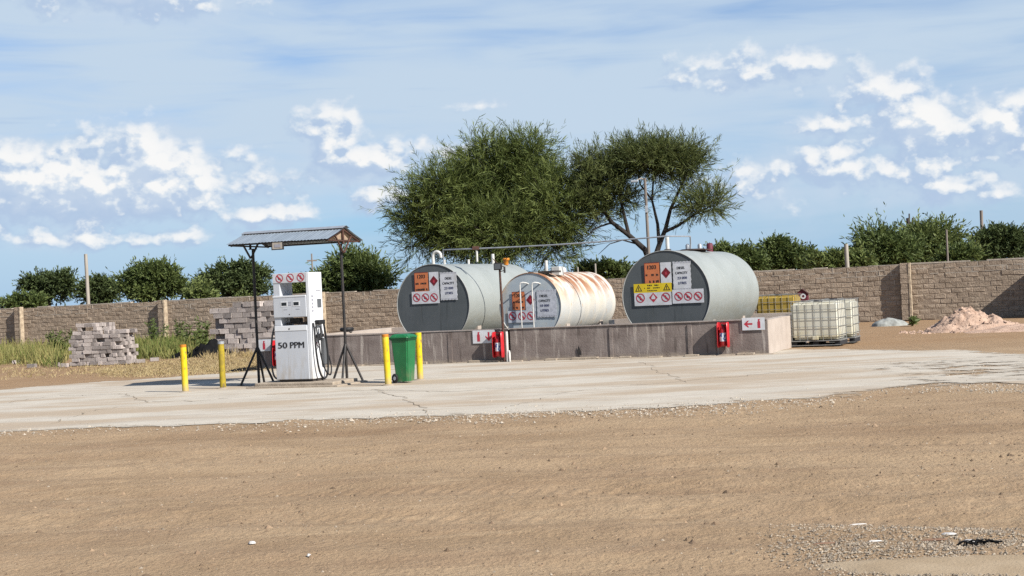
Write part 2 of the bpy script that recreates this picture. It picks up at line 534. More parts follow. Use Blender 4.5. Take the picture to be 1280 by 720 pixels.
mat('tank_paint', (.335, .357, .335), (.30, .322, .30), scale=1.2, rough=.45, spec=.4, coord='Object',
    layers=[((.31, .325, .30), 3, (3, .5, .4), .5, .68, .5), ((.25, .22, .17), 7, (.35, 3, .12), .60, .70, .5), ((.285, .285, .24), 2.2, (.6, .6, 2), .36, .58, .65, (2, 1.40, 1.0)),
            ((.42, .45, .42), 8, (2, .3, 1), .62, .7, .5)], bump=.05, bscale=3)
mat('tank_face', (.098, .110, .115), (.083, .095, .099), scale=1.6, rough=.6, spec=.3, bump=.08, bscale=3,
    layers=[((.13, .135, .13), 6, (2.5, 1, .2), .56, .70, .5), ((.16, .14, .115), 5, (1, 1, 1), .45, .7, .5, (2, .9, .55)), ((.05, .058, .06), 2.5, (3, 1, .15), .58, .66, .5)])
mat('tank_rim', (.40, .41, .39), (.3, .3, .28), scale=6, rough=.6)
mat('tank_edge', (.03, .033, .036), rough=.7)
mat('steel_dark', (.055, .05, .048), (.085, .07, .06), scale=14, rough=.6, metallic=.3)
mat('steel_black', (.022, .021, .022), (.04, .034, .03), scale=14, rough=.5)
mat('steel_brown', (.10, .045, .03), (.06, .03, .022), scale=12, rough=.7)
mat('galvanised', (.46, .48, .50), (.36, .38, .40), scale=7, rough=.45, metallic=.35)
mat('roof_sheet', (.36, .415, .455), (.29, .335, .37), scale=2, rough=.45, metallic=.25, spec=.5, stretch=(4, 1, 1),
    layers=[((.24, .2, .17), 5, (3, 1, 1), .62, .72, .4)])
mat('plywood', (.40, .29, .20), (.31, .22, .15), scale=5, stretch=(1, 6, 6), rough=.85)
mat('white_paint', (.78, .79, .80), (.74, .75, .76), scale=3, rough=.4, spec=.45,
    layers=[((.52, .45, .36), 5, (2, 2, .5), .40, .66, .6, (2, .7, .0)), ((.55, .51, .45), 9, (3, 3, .25), .60, .70, .4)])
mat('white_panel', (.58, .60, .63), (.54, .56, .59), scale=2, rough=.45, spec=.4,
    layers=[((.42, .36, .28), 5, (2, 2, .5), .40, .66, .65, (2, .75, .0)), ((.40, .37, .32), 9, (3, 3, .25), .60, .70, .4)])
mat('white_pipe', (.68, .67, .63), (.56, .55, .51), scale=9, rough=.5)
mat('sign_white', (.66, .67, .70), (.56, .57, .58), scale=6, detail=7, rough=.6, layers=[((.48, .44, .38), 5, (1.5, 1, .5), .56, .70, .45)])
mat('sign_worn', (.56, .58, .63), (.44, .46, .5), scale=12, rough=.6)
mat('sign_orange', (.62, .19, .07), (.52, .17, .07), scale=6, rough=.6, layers=[((.58, .30, .17), 5, (1, 1, .6), .54, .70, .5)])
mat('sign_yellow', (.74, .56, .02), (.68, .50, .02), scale=6, rough=.5)
mat('sign_red', (.46, .025, .05), (.40, .04, .06), scale=12, rough=.6)
mat('sign_maroon', (.20, .012, .022), (.16, .012, .02), rough=.5)
mat('sign_black', (.02, .02, .022), rough=.6)
mat('sign_navy', (.03, .04, .13), rough=.6)
mat('print_grey', (.34, .34, .38), rough=.6)
mat('screen', (.012, .014, .016), rough=.15, spec=.6)
mat('screen_side', (.12, .13, .14), rough=.3)
mat('rubber', (.018, .018, .019), rough=.6)
mat('hose_grey', (.11, .115, .12), rough=.55)
mat('yellow_paint', (.80, .58, .012), (.72, .49, .010), scale=7, rough=.5, bump=.1, bscale=30,
    layers=[((.26, .18, .07), 14, (1, 1, .5), .58, .64, .8), ((.86, .70, .18), 5, (1, 1, .5), .5, .7, .4), ((.48, .37, .18), 6, (1, 1, .6), .30, .60, .85, (2, .5, .0))])
mat('yellow_worn', (.44, .33, .02), (.30, .22, .03), scale=9, rough=.7, layers=[((.15, .11, .05), 10, (1, 1, .5), .52, .66, .8)])
mat('orange_cap', (.62, .22, .02), rough=.6)
mat('bin_green', (.012, .17, .052), (.010, .145, .044), scale=4, rough=.42, spec=.5, bump=.05, bscale=20,
    layers=[((.08, .21, .12), 8, (2, 2, .5), .58, .72, .45), ((.20, .19, .11), 6, (1, 1, .7), .35, .65, .6, (2, .4, .0))])
mat('bin_dark', (.008, .06, .022), rough=.6)
mat('red_vinyl', (.58, .022, .03), (.48, .016, .024), scale=8, rough=.35, spec=.5, bump=.1, bscale=20)
mat('red_paint', (.42, .012, .016), rough=.3, spec=.5)
mat('dark_red', (.14, .02, .035), rough=.6)
mat('label_print', (.7, .72, .75), (.1, .16, .4), scale=14, lo=.52, hi=.56, rough=.5)
mat('ibc_plastic', (.86, .84, .72), (.82, .78, .62), scale=2.2, rough=.45, spec=.4, transl=.25,
    layers=[((.70, .61, .32), 2.5, (1, 1, 1.5), .42, .62, .5, (2, .55, .2))])
mat('ibc_yellow', (.60, .43, .10), (.52, .36, .07), scale=3, rough=.5, transl=.2)
mat('ibc_cage', (.34, .35, .34), (.26, .265, .255), scale=12, rough=.5, metallic=.4)
mat('pallet_dark', (.03, .03, .032), rough=.8)
mat('wood_pole', (.27, .235, .2), (.2, .17, .145), scale=9, stretch=(1, 1, .1), rough=.9)
mat('wood_pale', (.44, .40, .34), (.34, .30, .25), scale=9, stretch=(1, 1, .1), rough=.9)
mat('blue_steel', (.02, .045, .22), (.018, .035, .17), scale=5, rough=.45)
mat('pink_sand', (.56, .40, .30), (.47, .325, .24), scale=6, detail=8, coord='World', rough=.95, spec=.1, bump=.8, bscale=22, bdist=.04,
    layers=[((.30, .19, .135), 5, (1, 1, 1), .55, .66, .7)])
mat('pale_cloth', (.36, .37, .34), (.27, .27, .24), scale=7, rough=.85, bump=.4, bscale=12)
mat('black_plastic', (.008, .008, .009), (.012, .012, .012), scale=6, rough=.8, spec=.05)
mat('scrap_pale', (.62, .6, .57), rough=.7)
mat('scrap_brown', (.24, .14, .09), rough=.8)
mat('bark', (.045, .037, .032), (.026, .022, .02), scale=10, stretch=(1, 1, .3), rough=.95, bump=.5, bscale=20)
mat('leaf_acacia', (.074, .108, .026), (.058, .088, .022), scale=.8, rough=.6, spec=.25, tint=(.25, .295, .085), transl=.3, coord='World')
mat('leaf_acacia_dry', (.070, .096, .028), (.055, .078, .024), scale=.8, rough=.6, spec=.25, tint=(.22, .25, .085), transl=.3, coord='World')
mat('leaf_dark', (.058, .086, .032), (.048, .072, .028), scale=.5, rough=.6, spec=.25, tint=(.135, .175, .06), transl=.25, coord='World')
mat('leaf_mid', (.085, .122, .036), (.068, .104, .032), scale=.5, rough=.6, spec=.25, tint=(.19, .235, .07), transl=.3, coord='World')
mat('leaf_light', (.115, .155, .045), (.095, .13, .04), scale=.5, rough=.6, spec=.25, tint=(.24, .28, .09), transl=.3, coord='World')
mat('grass_green', (.14, .19, .04), (.11, .155, .035), scale=1.2, rough=.7, spec=.2, tint=(.42, .36, .14), transl=.3, coord='World')
mat('grass_dry', (.42, .31, .14), (.34, .25, .12), scale=1.5, rough=.8, spec=.15, tint=(.58, .47, .26), transl=.25, coord='World')

# ------------------------------------------------------------------ ground
def graded(a, b, fine0, fine1, step, grow):
    """Coordinates from a to b, evenly spaced inside fine0..fine1 and growing outside."""
    xs = list(np.arange(fine0, fine1 + 1e-6, step))
    s = step; x = xs[-1]
    while x < b: s *= grow; x += s; xs.append(x)
    s = step; x = xs[0]; lo = []
    while x > a: s *= grow; x -= s; lo.append(x)
    return np.array(lo[::-1] + xs)


def inside_sd(px, py, poly):
    """Signed distance to a polygon (positive inside)."""
    P = np.array(poly); n = len(P)
    d = np.full(px.shape, 1e9); ins = np.zeros(px.shape, bool)
    for i in range(n):
        a = P[i]; b = P[(i + 1) % n]; e = b - a
        t = np.clip(((px - a[0]) * e[0] + (py - a[1]) * e[1]) / (e @ e), 0, 1)
        d = np.minimum(d, np.hypot(px - a[0] - t * e[0], py - a[1] - t * e[1]))
        c = ((a[1] > py) != (b[1] > py)) & (px < (b[0] - a[0]) * (py - a[1]) / (b[1] - a[1] + 1e-12) + a[0])
        ins ^= c
    return np.where(ins, d, -d)


apron_px = [(-260, 548), (0, 538), (130, 531), (300, 527), (500, 519), (660, 514), (800, 508), (950, 500), (1050, 493), (1120, 486),
            (1290, 484), (1500, 478), (1500, 432), (1290, 441), (1190, 437), (1095, 437), (985, 436)]
apron = [tuple(G(x, y)[:2]) for x, y in apron_px]
BU = Frame(G(322, 461)[:2], 20)          # bund: front-left corner
BLEN = 13.82
apron += [tuple(BU.w(BLEN, .4)[:2]), tuple(BU.w(0, .4)[:2])]
apron += [tuple(G(x, y)[:2]) for x, y in [(312, 463), (240, 469), (150, 475), (70, 481), (0, 487), (-260, 506)]]


def dirt_relief(x, y):
    z = .020 * vnoise(x, y, .55, 1, 5) + .010 * vnoise(x, y, 3.0, 2, 4, .6)
    # wheel tracks: long shallow ruts that curve gently across the yard
    r = np.hypot(x + 22, y + 70)
    for k, (r0, w, dep) in enumerate([(84.0, .35, .022), (85.7, .35, .022), (87.3, .3, .018), (89.0, .3, .018), (91.2, .4, .018), (82.2, .3, .016)]):
        rr = r + .35 * vnoise(x, y, .12, 30 + k, 2)
        q = (rr - r0) / w
        z += -1.5 * dep * np.exp(-q * q) + dep * .8 * np.exp(-((np.abs(q) - 1.7) / .6) ** 2)
    fine = vnoise((x + y * .25) * .35, (y - x * .12) * 2.2, 2.2, 8, 4, .6)
    z += .007 * fine
    # crumbly patches and the lugs of tyre treads inside the ruts
    z += .016 * vnoise(x, y, 7.0, 71, 3, .6) * np.clip(vnoise(x, y, .45, 72, 3) * 1.6 + .25, 0, 1)
    th = np.arctan2(y + 70, x + 22) * 88
    for r0 in (84.0, 85.7, 89.0):
        q = (r + .35 * vnoise(x, y, .12, {84.0: 30, 85.7: 31, 89.0: 33}[r0], 2) - r0) / .2
        z += .005 * np.exp(-q ** 4) * np.sign(np.sin(2 * np.pi * (th + np.abs(q) * .05) / .16)) * np.clip(vnoise(x, y, .3, 74, 2) * 2 + .4, 0, 1)
    return z


def build_ground():
    xs = graded(-2500, 2500, -9, 10, .035, 1.22)
    ys = np.concatenate([graded(-60, 8.0, 6.5, 8.0, .05, 1.3)[:-1], np.geomspace(8.0, 24, 420), np.geomspace(24.3, 60, 90), np.geomspace(62, 4000, 40)])
    ys = np.unique(np.round(ys, 4))
    X, Y = np.meshgrid(xs, ys)
    near = np.clip((70 - Y) / 40, 0, 1) * np.clip((40 - np.abs(X)) / 15, 0, 1)
    Z = dirt_relief(X, Y) * near - .035
    sd = inside_sd(X, Y, apron)
    k = np.clip((sd + .9) / 1.1, 0, 1); k = k * k * (3 - 2 * k)
    Z = Z * (1 - k) + k * (-.013 + .12 * (Z + .035))
    V = np.stack([X.ravel(), Y.ravel(), Z.ravel()], 1)
    ny, nx = X.shape
    i = (np.arange(ny - 1)[:, None] * nx + np.arange(nx - 1)[None]).ravel()
    F = np.stack([i, i + 1, i + nx + 1, i + nx], 1)
    tag(np_mesh('ground', V, F, 'dirt', True), kind='structure', label='brown packed dirt of the yard with wheel tracks')


def sheet(name, poly, m, step, ztop, zedge, fade, jit, label, seed, kind='structure', bounds=None, relief=.006, wear=None):
    P = np.array(poly)
    x0, y0 = P.min(0) - .8; x1, y1 = P.max(0) + .8
    if bounds: x0, x1, y0, y1 = max(x0, bounds[0]), min(x1, bounds[1]), max(y0, bounds[2]), min(y1, bounds[3])
    xs = np.arange(x0, x1, step); ys = np.arange(y0, y1, step)
    X, Y = np.meshgrid(xs, ys)
    sd = inside_sd(X, Y, poly) + jit * vnoise(X, Y, .9, seed, 5, .6)
    e = np.clip(sd / fade, -1, 1)
    s = np.clip(e, 0, 1); s = s * s * (3 - 2 * s)
    Z = zedge + (ztop - zedge) * s + relief * vnoise(X, Y, 1.5, seed + 1, 4) * s
    ny, nx = X.shape
    i = (np.arange(ny - 1)[:, None] * nx + np.arange(nx - 1)[None]).ravel()
    F = np.stack([i, i + 1, i + nx + 1, i + nx], 1)
    keep = (sd.ravel()[F] > -.12).any(1)
    F = F[keep]
    used = np.unique(F); mp = np.full(X.size, -1); mp[used] = np.arange(len(used))
    V = np.stack([X.ravel(), Y.ravel(), Z.ravel()], 1)[used]
    ev = np.clip(.5 + .5 * e.ravel()[used], 0, 1)
    if wear: ev = ev - wear(V[:, 0], V[:, 1])
    o = np_mesh(name, V, mp[F], m, True, {'edge': ev})
    return tag(o, kind=kind, label=label)


build_ground()
sheet('concrete_apron', apron, 'concrete_ground', .12, .0, -.011, .9, .35, 'worn pale concrete apron of the filling station', 3, bounds=(-19, 22, 18, 46), relief=.004,
      wear=lambda x, y: .40 * np.clip((x - 4.6) / 2.0, 0, 1) * np.clip((31.5 - y) / 4, 0, 1) + .0 * y + .30 * np.clip(vnoise(x, y, .35, 91, 3), 0, 1))
def cracks():
    ap = bpy.data.objects['concrete_apron']
    r = random.Random(12)
    for pts in ([(60, 531), (110, 514), (185, 503), (260, 500), (330, 494)], [(330, 494), (470, 487), (560, 490), (700, 480)], [(640, 508), (700, 492), (760, 484), (930, 470), (1040, 458)],
                [(185, 503), (150, 492), (60, 496), (0, 504)], [(860, 478), (820, 462), (800, 452)], [(470, 487), (520, 505), (540, 517)]):
        P = [G(*p) for p in pts]; Q = []
        for a, b in zip(P[:-1], P[1:]):
            n = max(3, int((b - a).length / .22))
            for i in range(n): Q.append(a.lerp(b, i / n) + Vector((r.gauss(0, .05), r.gauss(0, .09), 0)))
        vs = []; fs = []
        for i, q in enumerate(Q):
            w = r.uniform(.006, .022); vs += [(q.x, q.y - w, .006), (q.x + .01, q.y + w, .006)]
        for i in range(len(Q) - 1): fs.append((2 * i, 2 * i + 2, 2 * i + 3, 2 * i + 1))
        mb = MB(); mb.add(vs, fs); mb.build('crack', 'crack_dirt', ap)


mat('crack_dirt', (.36, .30, .225), (.28, .225, .165), scale=6, coord='World', rough=.95, spec=.05)
cracks()
sand_px = [(1005, 690), (1080, 683), (1180, 680), (1300, 672), (1420, 668), (1420, 722), (1300, 724), (1150, 728), (1040, 712)]
sheet('sand_patch', [tuple(G(x, y)[:2]) for x, y in sand_px], 'pale_sand', .03, -.029, -.070, .40, .28, 'pale sand drift beside the gravel patch', 5)


# ------------------------------------------------------------------ loose stones (uncountable)
def stones(name, pts, sizes, m, label, zoff=0.0):
    n = len(pts)
    base = np.array([(1, 0, 0), (.31, .95, 0), (-.81, .59, 0), (-.81, -.59, 0), (.31, -.95, 0), (.1, .05, .8), (-.3, .2, .72)], float)
    tri = np.array([(0, 1, 5), (1, 2, 6), (1, 6, 5), (2, 3, 6), (3, 4, 5), (3, 5, 6), (4, 0, 5)])
    V = np.repeat(base[None], n, 0) * (1 + rng.uniform(-.3, .3, (n, 7, 3)))
    a = rng.uniform(0, 6.283, n); ca, sa = np.cos(a)[:, None], np.sin(a)[:, None]
    st = rng.uniform(.6, 1.0, (n, 1))
    x = V[..., 0]; y = V[..., 1] * st
    s = sizes[:, None]
    out = np.stack([(x * ca - y * sa) * s, (x * sa + y * ca) * s, V[..., 2] * s * rng.uniform(.6, 1.1, (n, 1)) - .15 * s], -1) + pts[:, None, :]
    out[..., 2] += zoff
    F = (tri[None] + (np.arange(n) * 7)[:, None, None]).reshape(-1, 3)
    return tag(np_mesh(name, out.reshape(-1, 3), F, m), label, kind='stuff')


def scatter_px(poly, n, zfun=None, soft=0.0):
    P = np.array(poly, float); out = []
    x0, y0 = P.min(0); x1, y1 = P.max(0)
    while len(out) < n:
        x = rng.uniform(x0 - soft, x1 + soft, n); y = rng.uniform(y0 - soft * .3, y1 + soft * .3, n)
        sd = inside_sd(x, y, poly)
        ok = sd > -soft * rng.random(n) ** 2
        for a, b in zip(x[ok], y[ok]): out.append((a, b))
    pts = [G(a, b) for a, b in out[:n]]
    A = np.array([p[:] for p in pts])
    A[:, 2] = zfun(A[:, 0], A[:, 1]) if zfun else 0
    return A


gz = lambda x, y: dirt_relief(x, y) - .035
az_ = lambda x, y: np.full_like(x, -.004)


def build_stones():
    # scattered over the dirt
    NS = 15000
    u = rng.random(NS); D = 7.8 + 14 * u ** .9
    x = rng.uniform(-.42, .42, NS) * D
    cl = vnoise(x, D, .5, 44, 3)
    k = cl > rng.uniform(-.6, .5, NS)
    P = np.stack([x, D, gz(x, D)], 1)[k]
    stones('dirt_clods', P, rng.lognormal(-5.1, .55, len(P)).clip(.003, .035), 'stone_dark', 'small brown clods strewn over the dirt')
    k2 = rng.random(len(P)) < .16
    P2 = P[k2] + np.array([.2, .13, 0])
    P2[:, 2] = gz(P2[:, 0], P2[:, 1])
    k3 = rng.random(len(P)) < .25
    P3 = P[k3] + rng.normal(size=(k3.sum(), 3)) * np.array([.25, .25, 0]); P3[:, 2] = gz(P3[:, 0], P3[:, 1])
    stones('large_clods', P3, rng.lognormal(-4.35, .5, len(P3)).clip(.006, .045), 'stone_dark', 'larger brown clods on the dirt')
    stones('pale_pebbles', P2, rng.lognormal(-5.0, .5, len(P2)).clip(.003, .022), 'stone_patch', 'pale pebbles strewn over the dirt')
    # gravel along the near edge of the concrete
    bands = [([(640, 502), (820, 497), (1000, 487), (1085, 474), (1100, 486), (960, 503), (800, 511), (640, 516)], 8000),
             ([(430, 510), (660, 503), (660, 518), (430, 524)], 2200), ([(0, 516), (110, 514), (100, 533), (0, 540)], 1800),
             ([(100, 522), (440, 512), (440, 525), (100, 534)], 1600), ([(1080, 452), (1280, 448), (1280, 486), (1090, 484)], 6500)]
    A = np.concatenate([scatter_px(b, n, az_, 14) for b, n in bands])
    cl = vnoise(A[:, 0], A[:, 1], .7, 61, 4); A = A[cl > rng.uniform(-.8, .45, len(A))]
    A[:, 2] = -.018 + .008 * rng.random(len(A))
    stones('gravel_strip', A, rng.lognormal(-4.45, .45, len(A)).clip(.005, .035), 'stone', 'pale crushed gravel along the edge of the concrete')
    # gravel patch in the foreground
    gp = [(965, 672), (1040, 660), (1140, 654), (1240, 656), (1275, 668), (1200, 682), (1120, 688), (1030, 692), (990, 684)]
    A = scatter_px(gp, 5200, gz, 26)
    cl = vnoise(A[:, 0], A[:, 1], 3.0, 62, 3); A = A[cl > rng.uniform(-1.0, .45, len(A))]
    A3 = scatter_px([(1000, 684), (1280, 676), (1280, 712), (1040, 712)], 900, gz, 20)
    A2 = scatter_px([(1070, 705), (1200, 700), (1260, 712), (1180, 730), (1060, 728)], 700, gz, 16)
    A = np.concatenate([A, A2, A3]); A[:, 2] += .006
    stones('gravel_patch', A, rng.lognormal(-5.0, .42, len(A)).clip(.003, .016), 'stone_patch', 'patch of grey gravel and chips in the near dirt')


build_stones()

# ------------------------------------------------------------------ perimeter wall
def block_mesh(name, L, H, T, m, seed, rough=.012):
    r = random.Random(seed)
    b = .012
    j = lambda k=rough: r.uniform(-k, k)
    vs = []
    for (x, z) in ((0, 0), (L, 0), (L, H), (0, H)): vs.append((x + j(.004), 0.012 + j(.003), z + j(.004)))
    for (x, z) in ((b, b), (L - b, b), (L - b, H - b), (b, H - b)): vs.append((x + j(.008), j(), z + j(.006)))
    vs.append((L * .5 + j(.06), j() - .004, H * .5 + j(.03)))
    for (x, z) in ((0, 0), (L, 0), (L, H), (0, H)): vs.append((x, T, z))
    fs = [(0, 1, 5, 4), (1, 2, 6, 5), (2, 3, 7, 6), (3, 0, 4, 7), (4, 5, 8), (5, 6, 8), (6, 7, 8), (7, 4, 8),
          (1, 0, 9, 10), (2, 1, 10, 11), (3, 2, 11, 12), (0, 3, 12, 9), (10, 9, 12, 11)]
    mb = MB(); mb.add(vs, fs)
    return mb.mesh(name, m)


WF = Frame((0, 59.5), 22)
WH = 2.1


def build_wall():
    root = thing('perimeter_wall', 'long wall of rough grey-brown concrete blocks with piers closing off the yard', 'wall', WF.w(0, 0), WF.rz)
    x0, x1 = -31.0, 26.0
    BL, BH, J = .40, .19, .014
    nc = 11
    core = MB()
    core.box(x0, x1, .007, .20, -.3, nc * BH - .03); core.build('mortar_core', 'mortar', root)
    top = MB()
    xx = x0
    while xx < x1:
        l = random.uniform(.5, 1.6)
        top.box(xx, min(x1, xx + l - .002), -.004 - random.uniform(0, .006), .205, nc * BH - .012, nc * BH + (random.uniform(.006, .05) if random.random() < .85 else random.uniform(-.01, .0))); xx += l
    tag(top.build('mortar_topping', 'mortar_pale', root), kind='stuff')
    # pale smears of mortar in the two top joints
    sm = MB()
    for c in (nc - 1, nc - 2):
        xx = x0
        while xx < x1:
            l = random.uniform(.15, .9)
            if random.random() < .75:
                zz = c * BH + random.uniform(-.008, .006)
                sm.box(xx, xx + l, -.006 - random.uniform(0, .008), .018, zz - random.uniform(.008, .02), zz + random.uniform(.006, .018))
            xx += l + random.uniform(0, .3)
    for k in range(150):
        xx = random.uniform(x0, x1); c = random.choice((nc - 1, nc - 2, nc - 2, random.randrange(2, nc)))
        sm.box(xx, xx + random.uniform(.015, .04), -.005 - random.uniform(0, .006), .018, c * BH + .01, c * BH + BH - .01)
    tag(sm.build('mortar_smears', 'mortar_pale', root), kind='stuff')
    meshes = [block_mesh('block', BL - J, BH - J, .17, 'wall_block', 100 + k) for k in range(10)]
    pos = []
    for c in range(nc):
        xx = x0 + (BL / 2 if c % 2 else 0)
        while xx < x1 - BL:
            pos.append((xx, c * BH, c)); xx += BL
    # nearest blocks in view (right-hand stretch, right of the tanks) are single pieces
    def score(p):
        w_ = WF.w(p[0], 0)
        px = w_.x / w_.y * FPX + 640
        return px
    vis = [p for p in pos if 943 < score(p) < 1296]
    vis.sort(key=lambda p: -score(p))
    single = set(vis[:300])
    rest = MB()
    for p in pos:
        k = random.randrange(10)
        dx, dy, dz = random.uniform(-.008, .008), random.uniform(-.010, .004), random.uniform(-.004, .004)
        if p in single:
            o = bpy.data.objects.new('block', meshes[k]); col.objects.link(o); o.parent = root
            o.location = (p[0] + dx, dy, p[1] + dz)
        else:
            me = meshes[k]
            rest.add([(v.co.x + p[0] + dx, v.co.y + dy, v.co.z + p[1] + dz) for v in me.vertices], [tuple(f.vertices) for f in me.polygons])
    tag(rest.build('block_courses', 'wall_block', root), kind='stuff')
    # piers
    pier_w, pier_p = .36, .27
    px_r = WF.hit(1127.5, 370)[0]
    px_l = WF.hit(202, 400)[0]
    sp = (px_r - px_l) / 4
    for i in range(-1, 6):
        x = px_l + sp * i
        if x > x1 - 1: continue
        pb = MB()
        h = nc * BH + .06
        nb = 11
        for c in range(nb):
            e = random.uniform(-.010, .010)
            pb.box(x + e, x + pier_w + e * .5, -pier_p + random.uniform(-.010, .010), .0, c * (h / nb), (c + 1) * (h / nb) - .012, .008)
        pb.box(x + .015, x + pier_w - .015, -pier_p + .014, .01, 0, h - .02)
        po = pb.build('pier', 'wall_block', root)
        ps = MB()
        z = 0
        while z < h - .01:
            l = random.uniform(.12, .4); l = min(l, h - z)
            ps.box(x + pier_w - .05 - random.uniform(0, .02), x + pier_w + .012, -pier_p - .014 - random.uniform(0, .006), -.01 - random.uniform(.01, .05), z, z + l + .001 - .004); z += l
        ps.build('lit_plaster_corner', 'pier_plaster_lit', po)  # plaster edge, its pale colour imitating sun on the pier's right side
    return px_r


pier_x = build_wall()

# ------------------------------------------------------------------ containment wall (bund)
def build_bund():
    root = thing('bund_wall', 'low rendered grey containment wall enclosing the fuel tanks', 'wall', BU.w(0, 0), BU.rz)
    T = .24; H = .80; DEP = 8.4
    jx = BU.hit(636, 430)[0]
    def panel(name, xa, xb, ya, yb, m, z1):
        bm = bmesh.new(); bmesh.ops.create_cube(bm, size=1)
        for v in bm.verts:
            v.co = Vector(((xa + xb) / 2 + v.co.x * (xb - xa), (ya + yb) / 2 + v.co.y * (yb - ya), (z1 - .3) / 2 + v.co.z * (z1 + .3)))
        bmesh.ops.subdivide_edges(bm, edges=bm.edges[:], cuts=14, use_grid_fill=True)
        for v in bm.verts:
            v.co += Vector((0, .010, .008)) * mnoise.noise(v.co * 1.7) + Vector((0, .005, .004)) * mnoise.noise(v.co * 6)
        me = bpy.data.meshes.new(name); bm.to_mesh(me); bm.free(); me.materials.append(MATS[m])
        o = bpy.data.objects.new(name, me); col.objects.link(o); o.parent = root
        return o
    panel('front_panel', 0, jx - .02, 0, T, 'bund_render', H)
    panel('front_panel', jx + .04, BLEN - .012, .012, T + .012, 'bund_render', H + .01)
    p = panel('end_wall', BLEN - T, BLEN, .035, DEP, 'bund_end', H)
    panel('left_wall', .0, T, T + .01, DEP, 'bund_end', H - .02)
    panel('rear_wall', T + .01, BLEN - T - .01, DEP - T, DEP, 'bund_end', H - .03)
    c = MB()
    x = 0.0
    while x < BLEN - .05:
        l = random.uniform(1.2, 2.6); l = min(l, BLEN - .012 - x)
        if l > .03: c.box(x + .003, x + l, -.012 - random.uniform(0, .008), T + .02, H + .012, H + .03 + random.uniform(0, .01))
        x += l
    tag(c.build('coping', 'bund_cap', root), kind='stuff')
    # vertical joint strips, a cracked hole and splashed footing
    for px in (524, 560, 762, 860):
        jx2 = BU.hit(px, 430)[0]
        s = MB(); s.box(jx2, jx2 + random.uniform(.05, .12), -.013, .01, .02, H - .04, .004); s.build('plaster_strip', 'bund_render', root)
    h = MB(); hx, hz = BU.hit(724.5, 438)
    h.plate([(hx - .05, hz - .1), (hx + .05, hz - .12), (hx + .03, hz + .0), (hx - .02, hz + .12), (hx - .05, hz + .02)], -.012, .006)
    h.build('drain_hole', 'steel_black', root)
    f = MB(); x = 0.0
    while x < BLEN:
        l = random.uniform(.15, .5)
        if random.random() < .8: f.box(x, x + l - .004, -.05 - random.uniform(0, .16), .02, -.1, random.uniform(.01, .06), .012)
        x += l
    tag(f.build('footing_rubble', 'concrete_foot', root), kind='stuff')
    bs = MB(); bs.box(T + .01, BLEN - T - .01, T + .03, DEP - T - .01, -.1, .04); bs.build('bund_floor', 'bund_end', root)
    return jx


mat('concrete_foot', (.42, .35, .27), (.34, .28, .215), scale=6, coord='World', rough=.95, spec=.1, bump=.6, bscale=25)
joint_x = build_bund()


# ------------------------------------------------------------------ signs
def rect(fr, tl, br, y=0.0):
    x0, z1 = fr.hit(tl[0], tl[1], y); x1, z0 = fr.hit(br[0], br[1], y)
    return x0, x1, z0, z1


def board(parent, name, r, m, y=-.012, t=.006, wavy=False):
    x0, x1, z0, z1 = r
    if wavy:
        pts = []
        n = 11
        for i in range(n): pts.append((x0 + (x1 - x0) * i / n, z0 + (.012 if i % 2 else 0)))
        for i in range(n): pts.append((x1 - (.016 if i % 2 else 0), z0 + (z1 - z0) * i / n))
        for i in range(n): pts.append((x1 - (x1 - x0) * i / n, z1 - (.012 if i % 2 else 0)))
        for i in range(n): pts.append((x0 + (.010 if i % 2 else 0), z1 - (z1 - z0) * i / n))
    else:
        pts = [(x0, z0), (x1, z0), (x1, z1), (x0, z1)]
    return MB().plate(pts, y, t).build(name, m, parent)


PICTO = {
    'match': [(-.10, -.55), (.30, -.62), (.42, -.2), (.15, .1), (.02, .55), (-.12, .5), (-.02, .05), (-.2, -.2)],
    'phone': [(-.5, -.25), (-.1, -.5), (.5, -.3), (.55, -.1), (.1, .1), (-.2, .35), (-.45, .3)],
    'bar': [(-.08, -.5), (.2, -.45), (.1, .5), (-.15, .45)],
    'person': [(-.35, -.6), (-.1, -.6), (0, -.2), (.12, -.6), (.38, -.6), (.18, .1), (.15, .55), (-.15, .55), (-.18, .1)],
}


def prohibit(parent, cx, cz, r, y, picto='bar', fill=False):
    if fill:
        MB().ring(cx, cz, 0.001, r * .9, y, .001).build('disc', 'sign_white', parent)
    p = MB().plate([(cx + a * r * .8, cz + b * r * .8) for a, b in PICTO[picto]], y - .001, .001); p.build('pictogram', 'sign_black', parent)
    m = MB().ring(cx, cz, r * .8, r, y - .002, .001)
    s = r * .12; k = r * .64
    m.plate([(cx - k - s, cz + k - s), (cx + k - s, cz - k - s), (cx + k + s, cz - k + s), (cx - k + s, cz + k + s)], y - .003, .001)
    m.build('prohibition_ring', 'sign_red', parent)


def smudge_lines(parent, r, y, m, n=1, name='small_print'):
    """A line of print too small to read: a row of uneven strokes."""
    x0, x1, z0, z1 = r
    mb = MB(); x = x0
    while x < x1:
        l = random.uniform(.018, .05)
        if random.random() < .88:
            mb.plate([(x, z0 + random.uniform(0, .3) * (z1 - z0)), (min(x1, x + l), z0), (min(x1, x + l), z1 - random.uniform(0, .3) * (z1 - z0)), (x, z1)], y, .001)
        x += l + random.uniform(.006, .014)
    return tag(mb.build(name, m, parent), kind='stuff')


def sub(r, a0, a1, b0, b1):
    x0, x1, z0, z1 = r
    return (x0 + (x1 - x0) * a0, x0 + (x1 - x0) * a1, z0 + (z1 - z0) * b0, z0 + (z1 - z0) * b1)


